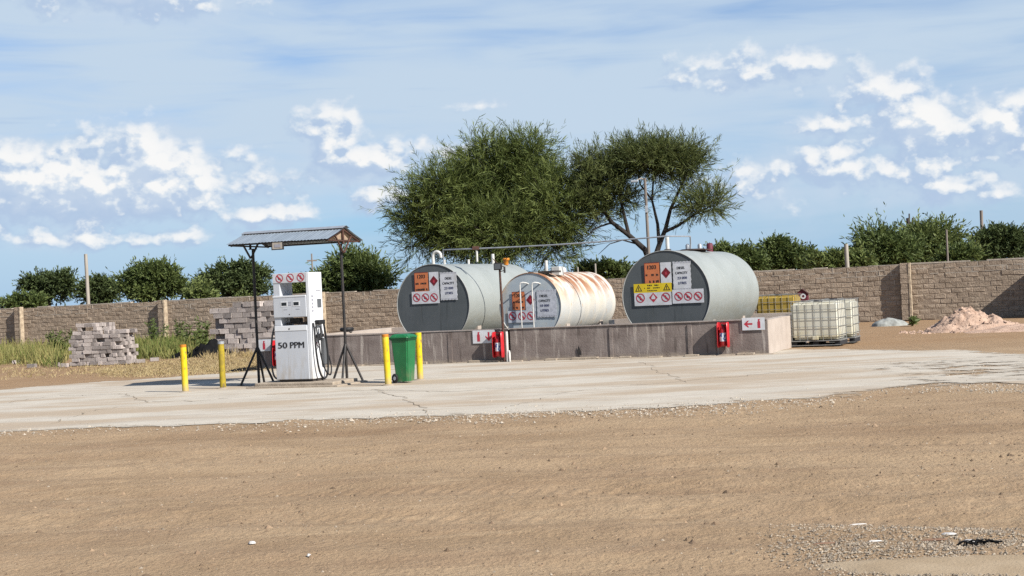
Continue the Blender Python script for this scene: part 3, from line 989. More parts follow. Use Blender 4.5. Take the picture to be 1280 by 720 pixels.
def orange_board(root, r, worn=False):
    b = board(root, 'hazard_board', r, 'sign_orange', -.014)
    text('lettering', '1203', *sub(r, .22, .8, .70, .88), -.023, 'sign_black', b, .012)
    smudge_lines(b, sub(r, .08, .92, .38, .48), -.022, 'sign_black')
    smudge_lines(b, sub(r, .08, .95, .06, .18), -.022, 'sign_black')
    x0, x1, z0, z1 = r
    bd = MB()
    for q in ((x0, x1, z1 - .012, z1), (x0, x0 + .01, z0, z1)):
        bd.plate([(q[0], q[2]), (q[1], q[2]), (q[1], q[3]), (q[0], q[3])], -.021, .001)
    bd.build('border', 'sign_maroon', b)


def diamond_board(root, r, cz=.5, m='sign_white'):
    b = board(root, 'flammable_board', r, m, -.013)
    x0, x1, z0, z1 = r; cx = (x0 + x1) / 2; c = z0 + (z1 - z0) * cz; s = (x1 - x0) * .44; sz = s * 1.12
    MB().plate([(cx, c - sz), (cx + s, c), (cx, c + sz), (cx - s, c)], -.021, .001).build('diamond', 'sign_maroon', b)
    f = s * .42
    MB().plate([(cx - f * .5, c - f), (cx + f * .5, c - f), (cx + f * .6, c - .1 * f), (cx + f * .1, c + f), (cx - f * .2, c + .3 * f), (cx - f * .6, c + .5 * f)], -.023, .001).build('flame', 'sign_red', b)


def capacity_board(root, r, lines, m='sign_white', ink='sign_black', ink2='sign_navy'):
    b = board(root, 'capacity_board', r, m, -.015, .006, True)
    n = len(lines)
    for i, (tx, a0, a1) in enumerate(lines):
        top = .82 - i * .175
        text('lettering', tx, *sub(r, a0, a1, top - .085, top), -.024, ink2 if i in (2, 3) else ink, b, .012)
    e = MB()
    x0, x1, z0, z1 = r
    for i in range(12):
        xx = x0 + (x1 - x0) * (i + .25) / 12
        for zz in (z0 + .02, z1 - .045):
            e.plate([(xx, zz), (xx + .016, zz), (xx + .022, zz + .03), (xx + .004, zz + .03)], -.022, .001)
    tag(e.build('edge_print', 'print_grey', b), kind='stuff')


def ring_strip(root, tl, br, fr, centres, rpx, pictos, m='sign_white'):
    r = rect(fr, tl, br)
    b = board(root, 'prohibition_board', r, m, -.016)
    pxm = (br[0] - tl[0]) / (r[1] - r[0])
    for (cx, cy), p in zip(centres, pictos):
        x, z = fr.hit(cx, cy)
        prohibit(b, x, z, rpx / pxm, -.0225, p)
    return b, r


def triangle(parent, cx, cz, s, y):
    MB().plate([(cx - s, cz - s * .8), (cx + s, cz - s * .8), (cx, cz + s)], y, .001).build('warning_triangle', 'sign_black', parent)
    MB().plate([(cx - s * .62, cz - s * .58), (cx + s * .62, cz - s * .58), (cx, cz + s * .6)], y - .0012, .001).build('triangle_field', 'sign_yellow', parent)
    MB().plate([(cx - s * .1, cz - s * .5), (cx + s * .1, cz - s * .5), (cx + s * .12, cz + s * .3), (cx - s * .12, cz + s * .3)], y - .0024, .001).build('exclamation_mark', 'sign_black', parent)


# ------------------------------------------------------------------ tanks
def tank(label, fr, R, zc, L, shell_m, face_m, rim_m):
    root = thing('fuel_tank', label, 'tank', fr.w(0, 0), fr.rz, 'fuel storage tanks')
    MB().lathe_y([(R, .02), (R, L * .25), (R, L * .5), (R, L * .75), (R, L - .02)], 0, zc, 96).build('shell', shell_m, root)
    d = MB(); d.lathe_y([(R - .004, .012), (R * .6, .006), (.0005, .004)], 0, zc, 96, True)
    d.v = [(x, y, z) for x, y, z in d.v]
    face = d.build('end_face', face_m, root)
    for p in face.data.polygons: p.flip()
    e = MB(); e.lathe_y([(R + .001, .022), (R + .006, .014), (R + .004, -.006), (R - .012, -.008), (R - .014, .016)], 0, zc, 96)
    e.build('rim', rim_m, root)
    b = MB(); b.lathe_y([(R - .002, L - .021), (R * .9, L + .03), (.001, L + .06)], 0, zc, 64); b.build('rear_head', shell_m, root)
    for y in (L * .335, L * .667):
        MB().lathe_y([(R - .002, y - .018), (R + .005, y - .008), (R + .006, y + .008), (R - .002, y + .018)], 0, zc, 96).build('weld_seam', shell_m, root)
    for y in (L * .2, L * .8):
        n = 10; pts = []
        for i in range(n + 1):
            a = R_(215 + 110 * i / n); pts.append((math.cos(a) * (R + .004), zc + math.sin(a) * (R + .004)))
        poly = [(-R * .8, .04), (R * .8, .04)] + [p for p in reversed(pts)]
        vs = [(x, y - .12, z) for x, z in poly] + [(x, y + .12, z) for x, z in poly]
        k = len(poly)
        fs = [tuple(range(k)), tuple(reversed(range(k, 2 * k)))] + [(i, i + k, (i + 1) % k + k, (i + 1) % k) for i in range(k)]
        MB().add(vs, fs).build('saddle', 'bund_end', root)
    return root


def top_at(fr, px, py_unused, R, zc, D_local):
    pass


TL = Frame((W(541, 382, 39.3).x, 39.3), 24)
TR = Frame((W(832, 368, 36.36).x, 36.36), 24)
TM = Frame((W(662.5, 380, 37.5).x, 37.5), 24)
mat('tank_old', (.54, .55, .53), (.64, .61, .53), scale=1.6, detail=7, rough=.7, coord='Object',
    layers=[((.62, .46, .29), 2.0, (1.0, .5, .8), .36, .60, .85, (2, 1.1, 1.95)),
            ((.33, .14, .06), 2.4, (.8, .9, .45), .41, .55, .95, (2, 1.40, 1.95)), ((.20, .075, .04), 6, (.8, 1, .4), .50, .60, .75, (2, 1.7, 2.1)),
            ((.60, .35, .12), 5.0, (1, 1.2, 1), .62, .7, .6), ((.30, .36, .42), 9, (1, 1, 1), .64, .70, .6),
            ((.66, .63, .56), .9, (.01, 2.6, .01), .53, .57, .85)], bump=.15, bscale=9)
mat('tank_old_face', (.38, .44, .48), (.45, .50, .52), scale=2.0, detail=7, rough=.75,
    layers=[((.46, .35, .22), 4, (2.0, 1, .35), .56, .68, .7, (2, 1.7, 1.0)), ((.46, .48, .47), 3.0, (1, 1, 1), .53, .66, .6),
            ((.19, .24, .28), 7, (1, 1, .5), .6, .7, .6), ((.50, .36, .2), 1.5, (1, 1, .4), .35, .6, .8, (0, -.5, -.85))])


def goose(mb, x, y, z, h, r=.045, bend=.12):
    pts = [(x, y, z - .1), (x, y, z + h)]
    for i in range(1, 9):
        a = math.pi * i / 8
        pts.append((x + bend - bend * math.cos(a), y, z + h + bend * math.sin(a)))
    pts.append((x + 2 * bend, y, z + h - .05))
    return mb.tube(pts, r, 12)


def build_tanks():
    # left tank
    R, zc, L = 1.125, 1.50, 5.0
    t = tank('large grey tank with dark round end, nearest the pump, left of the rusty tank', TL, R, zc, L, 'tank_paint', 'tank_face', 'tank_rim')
    orange_board(t, rect(TL, (518, 341), (536, 364.6)))
    diamond_board(t, rect(TL, (536.2, 340.3), (549.2, 365)), .56)
    capacity_board(t, rect(TL, (549.8, 340.6), (572.6, 374.6)), [('DIESEL', .3, .72), ('CAPACITY', .14, .84), ('23 000', .24, .78), ('LITRES', .28, .74)])
    ring_strip(t, (515, 364.9), (550, 378.8), TL, [(521.4, 372), (532.3, 371.9), (543, 371.7)], 4.8, ['match', 'phone', 'bar'])
    goose(MB(), -.05, .25, zc + R, .22).build('vent_pipe', 'white_pipe', t)
    for (y, h, m_, r_) in ((.75, .12, 'white_pipe', .03), (2.3, .13, 'white_pipe', .035), (4.0, .30, 'white_pipe', .05)):
        MB().tube([(.05, y, zc + R - .06), (.05, y, zc + R + h)], r_, 10).build('pipe_stub', m_, t)
    MB().lathe_z([(.001, zc + R + .16), (.10, zc + R + .16), (.11, zc + R + .1), (.07, zc + R + .08), (.07, zc + R - .05)], .35, 4.3, 16).build('red_cap', 'orange_cap', t)
    # right tank
    R, zc, L = 1.17, 1.46, 5.0
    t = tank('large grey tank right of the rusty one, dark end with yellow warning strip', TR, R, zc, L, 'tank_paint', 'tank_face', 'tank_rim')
    orange_board(t, rect(TR, (805.2, 328.9), (825.2, 354.8)))
    diamond_board(t, rect(TR, (825.4, 328.2), (840, 353.8)))
    capacity_board(t, rect(TR, (840.6, 327.2), (865, 362.2)), [('DIESEL', .24, .68), ('CAPACITY', .14, .82), ('23 000', .24, .78), ('LITRES', .28, .74)])
    b = board(t, 'danger_board', rect(TR, (792.3, 355.3), (840, 364.4)), 'sign_yellow', -.017)
    r = rect(TR, (792.3, 355.3), (840, 364.4))
    for k, (a0, a1, b0, b1) in enumerate(((.36, .66, .70, .86), (.28, .72, .42, .56), (.36, .62, .14, .26))):
        smudge_lines(b, sub(r, a0, a1, b0, b1), -.0235, 'sign_black')
    for f in (.13, .87):
        x0, x1, z0, z1 = r
        triangle(b, x0 + (x1 - x0) * f, (z0 + z1) / 2, (z1 - z0) * .42, -.0235)
    b, r = ring_strip(t, (793, 364.6), (840, 380.8), TR, [(801, 372.6), (832.6, 371.4)], 5.6, ['match', 'bar'])
    x, z = TR.hit(817, 372)
    MB().plate([(x, z - .125), (x + .115, z), (x, z + .125), (x - .115, z)], -.0225, .001).build('diamond', 'sign_red', b)
    MB().plate([(x - .05, z - .04), (x + .05, z - .04), (x + .055, z), (x, z + .09), (x - .055, z)], -.0245, .001).build('flame', 'sign_white', b)
    ring_strip(t, (840.4, 362.3), (880.4, 378), TR, [(848.7, 370.4), (860.6, 370.2), (873, 370)], 5.4, ['match', 'phone', 'bar'])
    MB().lathe_z([(.34, zc + R - .06), (.34, zc + R + .05), (.30, zc + R + .06), (.001, zc + R + .06)], .0, 2.6, 24).build('manhole', 'steel_dark', t)
    MB().box(-.45, .45, 2.2, 3.0, zc + R + .015, zc + R + .035).build('manhole_plate', 'steel_brown', t)
    for y, x in ((2.45, -.1), (2.75, .15)):
        MB().lathe_z([(.06, zc + R + .02), (.06, zc + R + .16), (.03, zc + R + .2), (.001, zc + R + .2)], x, y, 12).build('fitting', 'galvanised', t)
    MB().lathe_z([(.09, zc + R - .05), (.09, zc + R + .2), (.06, zc + R + .23), (.001, zc + R + .23)], .1, 3.9, 14).build('red_cap', 'dark_red', t)
    # middle rusty tank
    R, zc, L = .885, 1.35, 4.2
    t = tank('smaller pale blue tank streaked with rust, between the two grey tanks', TM, R, zc, L, 'tank_old', 'tank_old_face', 'tank_old')
    orange_board(t, rect(TM, (640, 365), (656.6, 387)))
    diamond_board(t, rect(TM, (656.8, 365), (670, 388.4)), .58, 'sign_worn')
    capacity_board(t, rect(TM, (670.6, 362.5), (697, 396)), [('DIESEL', .16, .58), ('CAPACITY', .10, .70), ('10 000', .16, .62), ('LITRES', .18, .60)], 'sign_worn')
    ring_strip(t, (635.4, 388.8), (670.2, 402.4), TM, [(641.4, 395.2), (653, 395), (664, 394.7)], 4.9, ['match', 'phone', 'bar'], 'sign_worn')
    for px in (650.5, 665.5):
        x, z1 = TM.hit(px - .8, 354, -.22); x2, z0 = TM.hit(px + 2, 408, -.22)
        pts = [(x, .0, z1 - .0), (x, -.17, z1), (x, -.215, z1 - .02), (x, -.22, z1 - .06), (x, -.22, .5), (x, -.18, .42), (x, .02, .42)]
        pts = [(x + .14, .02, z1 - .03), (x + .13, -.10, z1), (x + .08, -.20, z1 + .015), (x + .015, -.22, z1 + .005), (x, -.22, z1 - .06), (x, -.22, .62), (x, -.2, .56), (x, .05, .54)]
        MB().tube(pts, .019, 8).build('sight_pipe', 'white_pipe', t)
    zt = zc + R
    MB().box(-.12, .62, .25, .75, zt - .02, zt + .03).build('manhole_plate', 'steel_dark', t)
    MB().lathe_z([(.26, zt - .1), (.26, zt + .02), (.001, zt + .02)], .1, .5, 20).build('manhole', 'tank_rim', t)
    MB().box(.28, .52, .9, 1.2, zt - .1, zt + .14, .015).build('filler_box', 'white_pipe', t)
    MB().tube([(.12, .95, zt - .05), (.12, .95, zt + .32)], .045, 10).build('vent_pipe', 'white_pipe', t)
    MB().lathe_z([(.07, zt - .05), (.07, zt + .09), (.04, zt + .13), (.001, zt + .14)], .0, 2.5, 12).build('cap', 'white_pipe', t)
    MB().box(R - .12, R + .0, L - .35, L - .2, zc - R * .75, zc - R * .6).build('valve', 'white_pipe', t)


build_tanks()


def build_pipe():
    a = TL.w(.12, .55, 2.6); b = Vector((a.x, a.y, 3.02))
    e = TR.w(.0, 2.4, 3.03); r2 = TR.w(-.0, .35, 3.0)
    t = thing('overhead_pipe', 'thin galvanised pipe bridging over the tanks from the left one to the right one', 'pipe', (a.x, a.y, a.z))
    o = Vector((a.x, a.y, a.z))
    sag = [(b + (r2 - b) * k) - Vector((0, 0, .05 * math.sin(math.pi * k))) for k in (0, .15, .3, .5, .7, .85, 1)]
    MB().tube([p - o for p in [a] + sag], .020, 8).build('main_run', 'galvanised', t)
    MB().tube([p - o for p in [r2, e, Vector((e.x, e.y, 2.62))]], .020, 8).build('end_run', 'galvanised', t)
    MB().tube([p - o for p in [Vector((r2.x, r2.y, 2.58)), r2 - Vector((0, 0, .03))]], .05, 10).build('riser', 'white_pipe', t)
    MB().lathe_z([(.09, 2.60 - o.z), (.09, 2.66 - o.z), (.05, 2.67 - o.z)], r2.x - o.x, r2.y - o.y, 14).build('flange', 'steel_dark', t)
    w = b + (r2 - b) * .16
    MB().tube([p - o for p in [Vector((w.x, w.y, 2.63)), w]], .03, 8).build('support_post', 'white_pipe', t)
    MB().box(w.x - o.x - .12, w.x - o.x + .08, w.y - o.y - .06, w.y - o.y + .06, w.z - o.z - .06, w.z - o.z + .04, .01).build('clamp', 'steel_brown', t)


build_pipe()

# ------------------------------------------------------------------ pump
PU = Frame(G(346.5, 477.6, .10)[:2], 22)


def hose(mb, pts, r, n=8, sub_=6):
    """Catmull-Rom tube through points."""
    P = [Vector(p) for p in pts]; P = [P[0]] + P + [P[-1]]; out = []
    for i in range(1, len(P) - 2):
        for k in range(sub_):
            t = k / sub_
            out.append(.5 * ((2 * P[i]) + (-P[i - 1] + P[i + 1]) * t + (2 * P[i - 1] - 5 * P[i] + 4 * P[i + 1] - P[i + 2]) * t * t + (-P[i - 1] + 3 * P[i] - 3 * P[i + 1] + P[i + 2]) * t ** 3))
    out.append(P[-2])
    return mb.tube(out, r, n)


def build_pump():
    isl = thing('pump_island', 'low cracked concrete plinth under the white fuel pump', 'plinth', PU.w(0, 0), PU.rz)
    MB().box(-.42, 1.45, -.22, .85, -.06, .095, .02).build('slab', 'concrete_foot', isl)
    MB().box(-.55, 1.62, -.34, .97, -.06, .03, .012).build('footing', 'concrete_foot', isl)
    Wd, Dp = .87, .53
    t = thing('fuel_pump', 'tall white fuel dispenser lettered 50 PPM under the canopy', 'fuel pump', PU.w(0, 0, .10), PU.rz)
    z = lambda v: v - .10
    MB().box(.04, Wd - .03, .04, Dp - .04, 0, .045).build('base_frame', 'steel_dark', t)
    low = MB().box(.0, .79, -.012, Dp - .002, .045, z(1.27), .012).build('lower_cabinet', 'white_panel', t)
    MB().box(.01, .775, -.02, -.010, z(1.16), z(1.262), .004).build('top_trim', 'white_paint', low)
    text('lettering', '50 PPM', .07, .70, z(.80), z(.925), -.0165, 'sign_black', low, .008)
    MB().ring(.36, z(1.20), .002, .018, -.0215, .001, 14).build('lock', 'steel_dark', low)
    col_r = MB().box(.79, Wd, -.004, Dp, .045, z(2.36), .012).build('side_column', 'white_paint', t)
    col_l = MB().box(.0, .16, .01, Dp - .01, z(1.27), z(2.33), .01).build('side_column', 'white_panel', t)
    head = MB().box(.0, .789, -.016, Dp - .004, z(1.44), z(1.88), .012).build('display_head', 'white_panel', t)
    MB().box(-.008, .785, -.024, Dp - .01, z(1.86), z(1.895), .006).build('head_trim', 'white_paint', head)
    for x in (.2, .49):
        MB().box(x, x + .125, -.022, -.012, z(1.685), z(1.755), .002).build('screen', 'screen', head)
        MB().box(x - .02, x + .15, -.0205, -.0165, z(1.665), z(1.775), .002).build('screen_bezel', 'white_paint', head)
        MB().box(x + .05, x + .14, -.019, -.0155, z(1.600), z(1.610)).build('slot', 'print_grey', head)
    for dz in (1.69, 1.72, 1.75):
        MB().box(.355, .435, -.019, -.0155, z(dz), z(dz + .010)).build('print_line', 'print_grey', head)
    MB().ring(.38, z(1.50), .002, .014, -.0175, .001, 14).build('lock', 'steel_dark', head)
    # pipework and meters seen in the gap between cabinet and head
    MB().box(.25, .50, .20, .34, z(1.29), z(1.42), .02).build('meter', 'steel_black', t)
    MB().tube([(.2, .16, z(1.31)), (.70, .16, z(1.31))], .02, 8).build('meter_pipe', 'steel_dark', t)
    MB().box(.60, .74, .22, .40, z(1.275), z(1.44), .01).build('junction_box', 'plywood', t)
    # top board with three prohibition signs
    top = MB().box(.0, .80, .0, .05, z(2.16), z(2.36), .006).build('top_board', 'sign_white', t)
    MB().box(.16, .79, .05, Dp - .02, z(2.30), z(2.335)).build('top_cover', 'white_panel', t)
    for (cx, p) in ((.17, 'phone'), (.43, 'match'), (.68, 'person')):
        prohibit(top, cx, z(2.262), .088, -.0015, p, True)
    # right side: small screen, dashes, nozzle boot
    def side(y0, y1, z0, z1, m, n_, x=Wd, tt=.008):
        return MB().box(x, x + tt, y0, y1, z(z0), z(z1)).build(n_, m, t)
    side(.30, .46, 1.62, 1.80, 'screen_side', 'side_screen')
    side(.26, .44, 1.97, 1.985, 'print_grey', 'side_print')
    for k in range(5): side(.07, .13, 1.54 + .075 * k, 1.58 + .075 * k, 'print_grey', 'side_print')
    side(.10, .43, .98, 1.32, 'white_paint', 'nozzle_backplate', Wd, .012)
    MB().box(Wd + .012, Wd + .12, .14, .40, z(1.27), z(1.36), .015).build('nozzle_boot', 'rubber', t)
    nz_ = MB()
    nz_.tube([(Wd + .07, .27, z(1.22)), (Wd + .10, .25, z(1.10)), (Wd + .09, .22, z(1.02)), (Wd + .06, .19, z(.95))], [.022, .03, .04, .035], 8)
    nz_.box(Wd + .03, Wd + .10, .13, .36, z(1.00), z(1.07), .012)
    noz = nz_.build('nozzle', 'rubber', t)
    MB().tube([(Wd + .03, .16, z(.90)), (Wd + .05, .14, z(.82)), (Wd + .05, .19, z(.79)), (Wd + .05, .24, z(.86))], .012, 6).build('trigger_guard', 'dark_red', noz)
    MB().box(Wd + .012, Wd + .09, .36, .48, z(.42), z(.98), .02).build('hose_clip', 'hose_grey', t)
    hose(MB(), [(Wd + .02, .06, z(1.30)), (Wd + .06, .03, z(1.15)), (Wd + .08, .03, z(.7)), (Wd + .10, .10, z(.30)), (Wd + .11, .25, z(.14)), (Wd + .11, .42, z(.26)),
                (Wd + .10, .47, z(.6)), (Wd + .10, .42, z(1.0)), (Wd + .10, .36, z(1.28))], .021).build('hose', 'rubber', t)
    hose(MB(), [(Wd + .04, .14, z(1.24)), (Wd + .09, .12, z(.95)), (Wd + .12, .15, z(.60)), (Wd + .13, .28, z(.32)), (Wd + .14, .46, z(.20)), (Wd + .12, .56, z(.35)), (Wd + .08, .55, z(.6))], .016).build('hose', 'rubber', t)
    # left side hose
    hose(MB(), [(.0, .20, z(1.36)), (-.08, .20, z(1.33)), (-.19, .20, z(1.05)), (-.24, .20, z(.6)), (-.20, .20, z(.24)), (-.08, .20, z(.15)), (.0, .20, z(.24)), (.02, .20, z(.4))], .020).build('hose', 'hose_grey', t)
    hose(MB(), [(-.01, .30, z(1.30)), (-.10, .30, z(1.20)), (-.15, .32, z(.9)), (-.17, .32, z(.5)), (-.10, .32, z(.25)), (-.02, .3, z(.5))], .016).build('hose', 'hose_grey', t)


build_pump()


# ------------------------------------------------------------------ canopy
def build_canopy():
    pl = G(324, 480.3); pr = G(434, 477.2)
    d = pr - pl; th = math.degrees(math.atan2(-d.y, d.x)); span = d.length
    C = Frame(pl[:2], th)
    t = thing('pump_canopy', 'small gabled corrugated canopy on two dark tripod posts over the pump', 'canopy', C.w(0, 0), C.rz)
    ZR, ZE, HW = 3.31, 3.04, .90
    x0, x1 = -.16, span + .13
    # corrugated slopes: thin sheets with a real wave
    def slope(s, xa, xb, name):
        nx = int((xb - xa) / .019); V = []; F = []
        for i in range(nx + 1):
            x = xa + (xb - xa) * i / nx
            wv = .005 * math.sin(2 * math.pi * x / .076)
            for (y, z) in ((0, ZR + .0), (s * HW * .5, (ZR + ZE) / 2 - .008), (s * HW, ZE)):
                V.append((x, y, z + wv)); V.append((x, y, z + wv - .003))
        for i in range(nx):
            a, b = i * 6, (i + 1) * 6
            for k in (0, 2):
                F.append((a + k, b + k, b + k + 2, a + k + 2) if s < 0 else (a + k, a + k + 2, b + k + 2, b + k))
                F.append((a + k + 1, a + k + 3, b + k + 3, b + k + 1) if s < 0 else (a + k + 1, b + k + 1, b + k + 3, a + k + 3))
        m = MB(); m.add(V, F, True)
        return m.build(name, 'roof_sheet', t)
    w = (x1 - x0) / 3
    for s in (-1, 1):
        for k in range(3):
            o = slope(s, x0 + w * k - (.03 if k else 0), x0 + w * (k + 1), 'roof_sheet')
            o.location.z = -.002 * k + (.004 if k == 1 else 0)
    rc = MB()
    rc.add([(x0 - .02, -.17, ZR - .022), (x1 + .02, -.17, ZR - .022), (x1 + .02, 0, ZR + .028), (x0 - .02, 0, ZR + .028), (x0 - .02, .17, ZR - .022), (x1 + .02, .17, ZR - .022)],
           [(0, 1, 2, 3), (3, 2, 5, 4)])
    rc.add([(x0 - .02, -.17, ZR - .030), (x1 + .02, -.17, ZR - .030), (x1 + .02, -.17, ZR - .022), (x0 - .02, -.17, ZR - .022)], [(0, 1, 2, 3)])
    rc.build('ridge_cap', 'galvanised', t)
    MB().box(x0, x1, -.17, -.15, ZR - .062, ZR - .035).build('ridge_gap_shade', 'steel_black', t)  # black strip standing in for the shaded gap below the ridge cap
    for s in (-1, 1):
        y = s * (HW - .07)
        MB().box(x0 + .03, x1 - .03, y - .02, y + .02, ZE - .035, ZE + .0).build('purlin', 'steel_black', t)
        # ply ceiling under each slope
        z_of = lambda yy: ZR - (ZR - ZE) * abs(yy) / HW
        c = MB()
        ya, yb = s * .04, s * (HW - .28)
        c.add([(x0 + .05, ya, z_of(ya) - .045), (x1 - .05, ya, z_of(ya) - .045), (x1 - .05, yb, z_of(yb) - .045), (x0 + .05, yb, z_of(yb) - .045),
               (x0 + .05, ya, z_of(ya) - .035), (x1 - .05, ya, z_of(ya) - .035), (x1 - .05, yb, z_of(yb) - .035), (x0 + .05, yb, z_of(yb) - .035)],
              [(0, 1, 2, 3), (7, 6, 5, 4), (0, 4, 5, 1), (1, 5, 6, 2), (2, 6, 7, 3), (3, 7, 4, 0)])
        c.build('ceiling_board', 'plywood', t)
    for k, x in enumerate((0.0, span)):
        m_ = 'steel_black' if k == 0 else 'steel_brown'
        tr = MB()
        xg = x + (.06 if k else -.06)
        for s in (-1, 1):
            tr.tube([(xg, 0, ZR - .05), (xg, s * (HW - .05), ZE - .03)], .028, 6)
            tr.tube([(xg, s * .02, ZE - .28), (xg, s * .42, ZE + .09)], .024, 6)
        tr.tube([(xg, -(HW - .08), ZE - .03), (xg, HW - .08, ZE - .03)], .018, 6)
        tr.tube([(xg, 0, ZE - .1), (xg, 0, ZR - .06)], .026, 6)
        tr.build('truss', m_, t)
        if k:
            g = MB(); yy = HW - .10
            g.add([(x + .02, -.40, ZE - .0), (x + .02, .40, ZE + .0), (x + .02, 0, ZR - .08), (x + .008, -.40, ZE), (x + .008, .40, ZE), (x + .008, 0, ZR - .08)],
                  [(0, 1, 2), (5, 4, 3), (0, 3, 4, 1), (1, 4, 5, 2), (2, 5, 3, 0)])
            g.build('gable_board', 'plywood', t)
        MB().tube([(x, 0, .0), (x, 0, ZE - .08)], .030, 10).build('post', 'steel_black', t)
        MB().box(x - .07, x + .07, -.07, .07, ZE - .10, ZE - .085).build('head_plate', 'steel_black', t)
        for (dx, dy) in ((-.28, -.30), (.34, .05), (-.05, .34)) if k == 0 else ((-.26, -.16), (.32, .10), (.02, -.30)):
            MB().tube([(x, 0, .82), (x + dx, dy, .012)], .026, 8).build('leg', 'steel_black', t)
            MB().box(x + dx - .05, x + dx + .05, dy - .05, dy + .05, 0, .014).build('foot_plate', 'steel_black', t)
    b = MB(); b.box(.93, 1.17, -HW + .0, -HW + .02, ZE - .155, ZE - .02); bo = b.build('hanging_board', 'wood_pale', t)
    fr_ = MB()
    for q in ((.91, 1.19, ZE - .175, ZE - .155), (.91, .93, ZE - .155, ZE - .02), (1.17, 1.19, ZE - .155, ZE - .02)):
        fr_.box(q[0], q[1], -HW - .004, -HW + .024, q[2], q[3])
    fr_.build('board_frame', 'steel_black', bo)
    MB().box(.98, 1.12, -HW - .004, -HW - .001, ZE - .12, ZE - .06).build('print', 'print_grey', bo)


build_canopy()


# ------------------------------------------------------------------ bollards, bin
def bollard(label, base_px, top_px, m, cap):
    p = G(*base_px); a, bb = ray(*top_px); top = Vector((a * p.y, p.y, HC + bb * p.y))
    t = thing('bollard', label, 'bollard', (p.x, p.y, 0), 0, 'yellow bollards round the pump')
    d = top - p; h = d.z; lean = Vector((d.x * .8, 0, h))
    MB().tube([(0, 0, -.02), lean * .5, lean], .066, 16).build('post', m, t)
    c = MB().tube([lean - Vector((0, 0, .05)), lean + Vector((0, 0, .004))], .0685, 16)
    c.build('cap', cap, t)
    f = MB(); f.lathe_z([(.13, -.02), (.125, .012), (.07, .022)], 0, 0, 14); f.build('collar', 'concrete_foot', t)
    return t


bollard('clean yellow bollard at the far left, with an orange top, before the canopy shadow', (232, 490), (228.5, 431), 'yellow_paint', 'orange_cap')
bollard('dirty yellow bollard with grey top standing behind the left canopy post', (279, 485.5), (276, 427), 'yellow_worn', 'galvanised')
bollard('yellow bollard with orange top touching the left side of the green bin', (485.5, 481.5), (481, 418), 'yellow_paint', 'orange_cap')
bollard('yellow bollard standing right of the green bin', (525.5, 474.8), (522.5, 416), 'yellow_paint', 'sign_yellow')


def build_bin():
    p = G(500.5, 479.0)
    F_ = Frame(p[:2], 26)
    t = thing('wheelie_bin', 'green plastic wheelie bin between two yellow bollards', 'bin', F_.w(0, .20), F_.rz)
    # body tapers to the foot
    def loft(levels, m, name, parent=t, smooth=False):
        bm = bmesh.new(); rings = []
        for (z, hx, hy0, hy1) in levels:
            rings.append([bm.verts.new(c) for c in ((-hx, -hy0, z), (hx, -hy0, z), (hx, hy1, z), (-hx, hy1, z))])
        for a, b in zip(rings[:-1], rings[1:]):
            for k in range(4): bm.faces.new((a[k], a[(k + 1) % 4], b[(k + 1) % 4], b[k]))
        bm.faces.new(rings[0][::-1]); bm.faces.new(rings[-1])
        bmesh.ops.recalc_face_normals(bm, faces=bm.faces[:])
        es = [e for e in bm.edges if abs(e.verts[0].co.z - e.verts[1].co.z) > 1e-4]
        bmesh.ops.bevel(bm, geom=es, offset=.035, segments=3, affect='EDGES')
        me = bpy.data.meshes.new(name); bm.to_mesh(me); bm.free(); me.materials.append(MATS[m])
        o = bpy.data.objects.new(name, me); col.objects.link(o); o.parent = parent
        return o
    loft([(.03, .20, .20, .20), (.30, .222, .225, .215), (.86, .262, .275, .26), (.90, .265, .28, .265)], 'bin_green', 'body')
    loft([(.885, .285, .30, .285), (.93, .287, .302, .287)], 'bin_dark', 'rim')
    loft([(.932, .293, .315, .29), (.965, .29, .31, .29), (1.0, .24, .22, .25), (1.015, .18, .12, .2)], 'bin_green', 'lid')
    MB().box(-.12, .12, -.335, -.30, .945, .965, .006).build('lid_grip', 'bin_green', t)
    hd = MB(); hd.tube([(-.22, .28, .91), (-.22, .36, .93), (.22, .36, .93), (.22, .28, .91)], .016, 8); hd.build('handle', 'bin_green', t)
    for s in (-1, 1):
        wm = MB()
        n = 24
        wm.v = []; pr = [(.03, -.02), (.09, -.022), (.10, -.012), (.10, .012), (.09, .022), (.03, .02)]
        vs = []; fs = []
        for (r, x) in pr:
            for k in range(n):
                a = 2 * math.pi * k / n; vs.append((s * .235 + x, .20 + r * math.cos(a), .10 + r * math.sin(a)))
        for i in range(len(pr) - 1):
            for k in range(n): fs.append((i * n + k, i * n + (k + 1) % n, (i + 1) * n + (k + 1) % n, (i + 1) * n + k))
        wm.add(vs, fs, True); wh = wm.build('wheel', 'rubber', t)
        MB().tube([(s * .235 - .024, .2, .10), (s * .235 + .024, .2, .10)], .04, 14).build('hub', 'print_grey', wh)
    # the bin stands side on, its wheeled back turned left
    t.rotation_euler.z = R_(66)
    t.scale = (.76, .70, .985)


build_bin()


# ------------------------------------------------------------------ extinguishers and their signs
def arrow_poly(cx, cz, s, down):
    P = [(0, -1), (.62, -.12), (.3, -.12), (.3, -.12), (.24, .85), (-.24, .85), (-.3, -.12), (-.62, -.12)]
    P = [(0, -1.0), (.75, -.15), (.75, .22), (.2, -.22), (.2, .95), (-.2, .95), (-.2, -.22), (-.75, .22), (-.75, -.15)]
    if down: return [(cx + x * s, cz + z * s) for x, z in P]
    return [(cx + z * s, cz - x * s) for x, z in P]


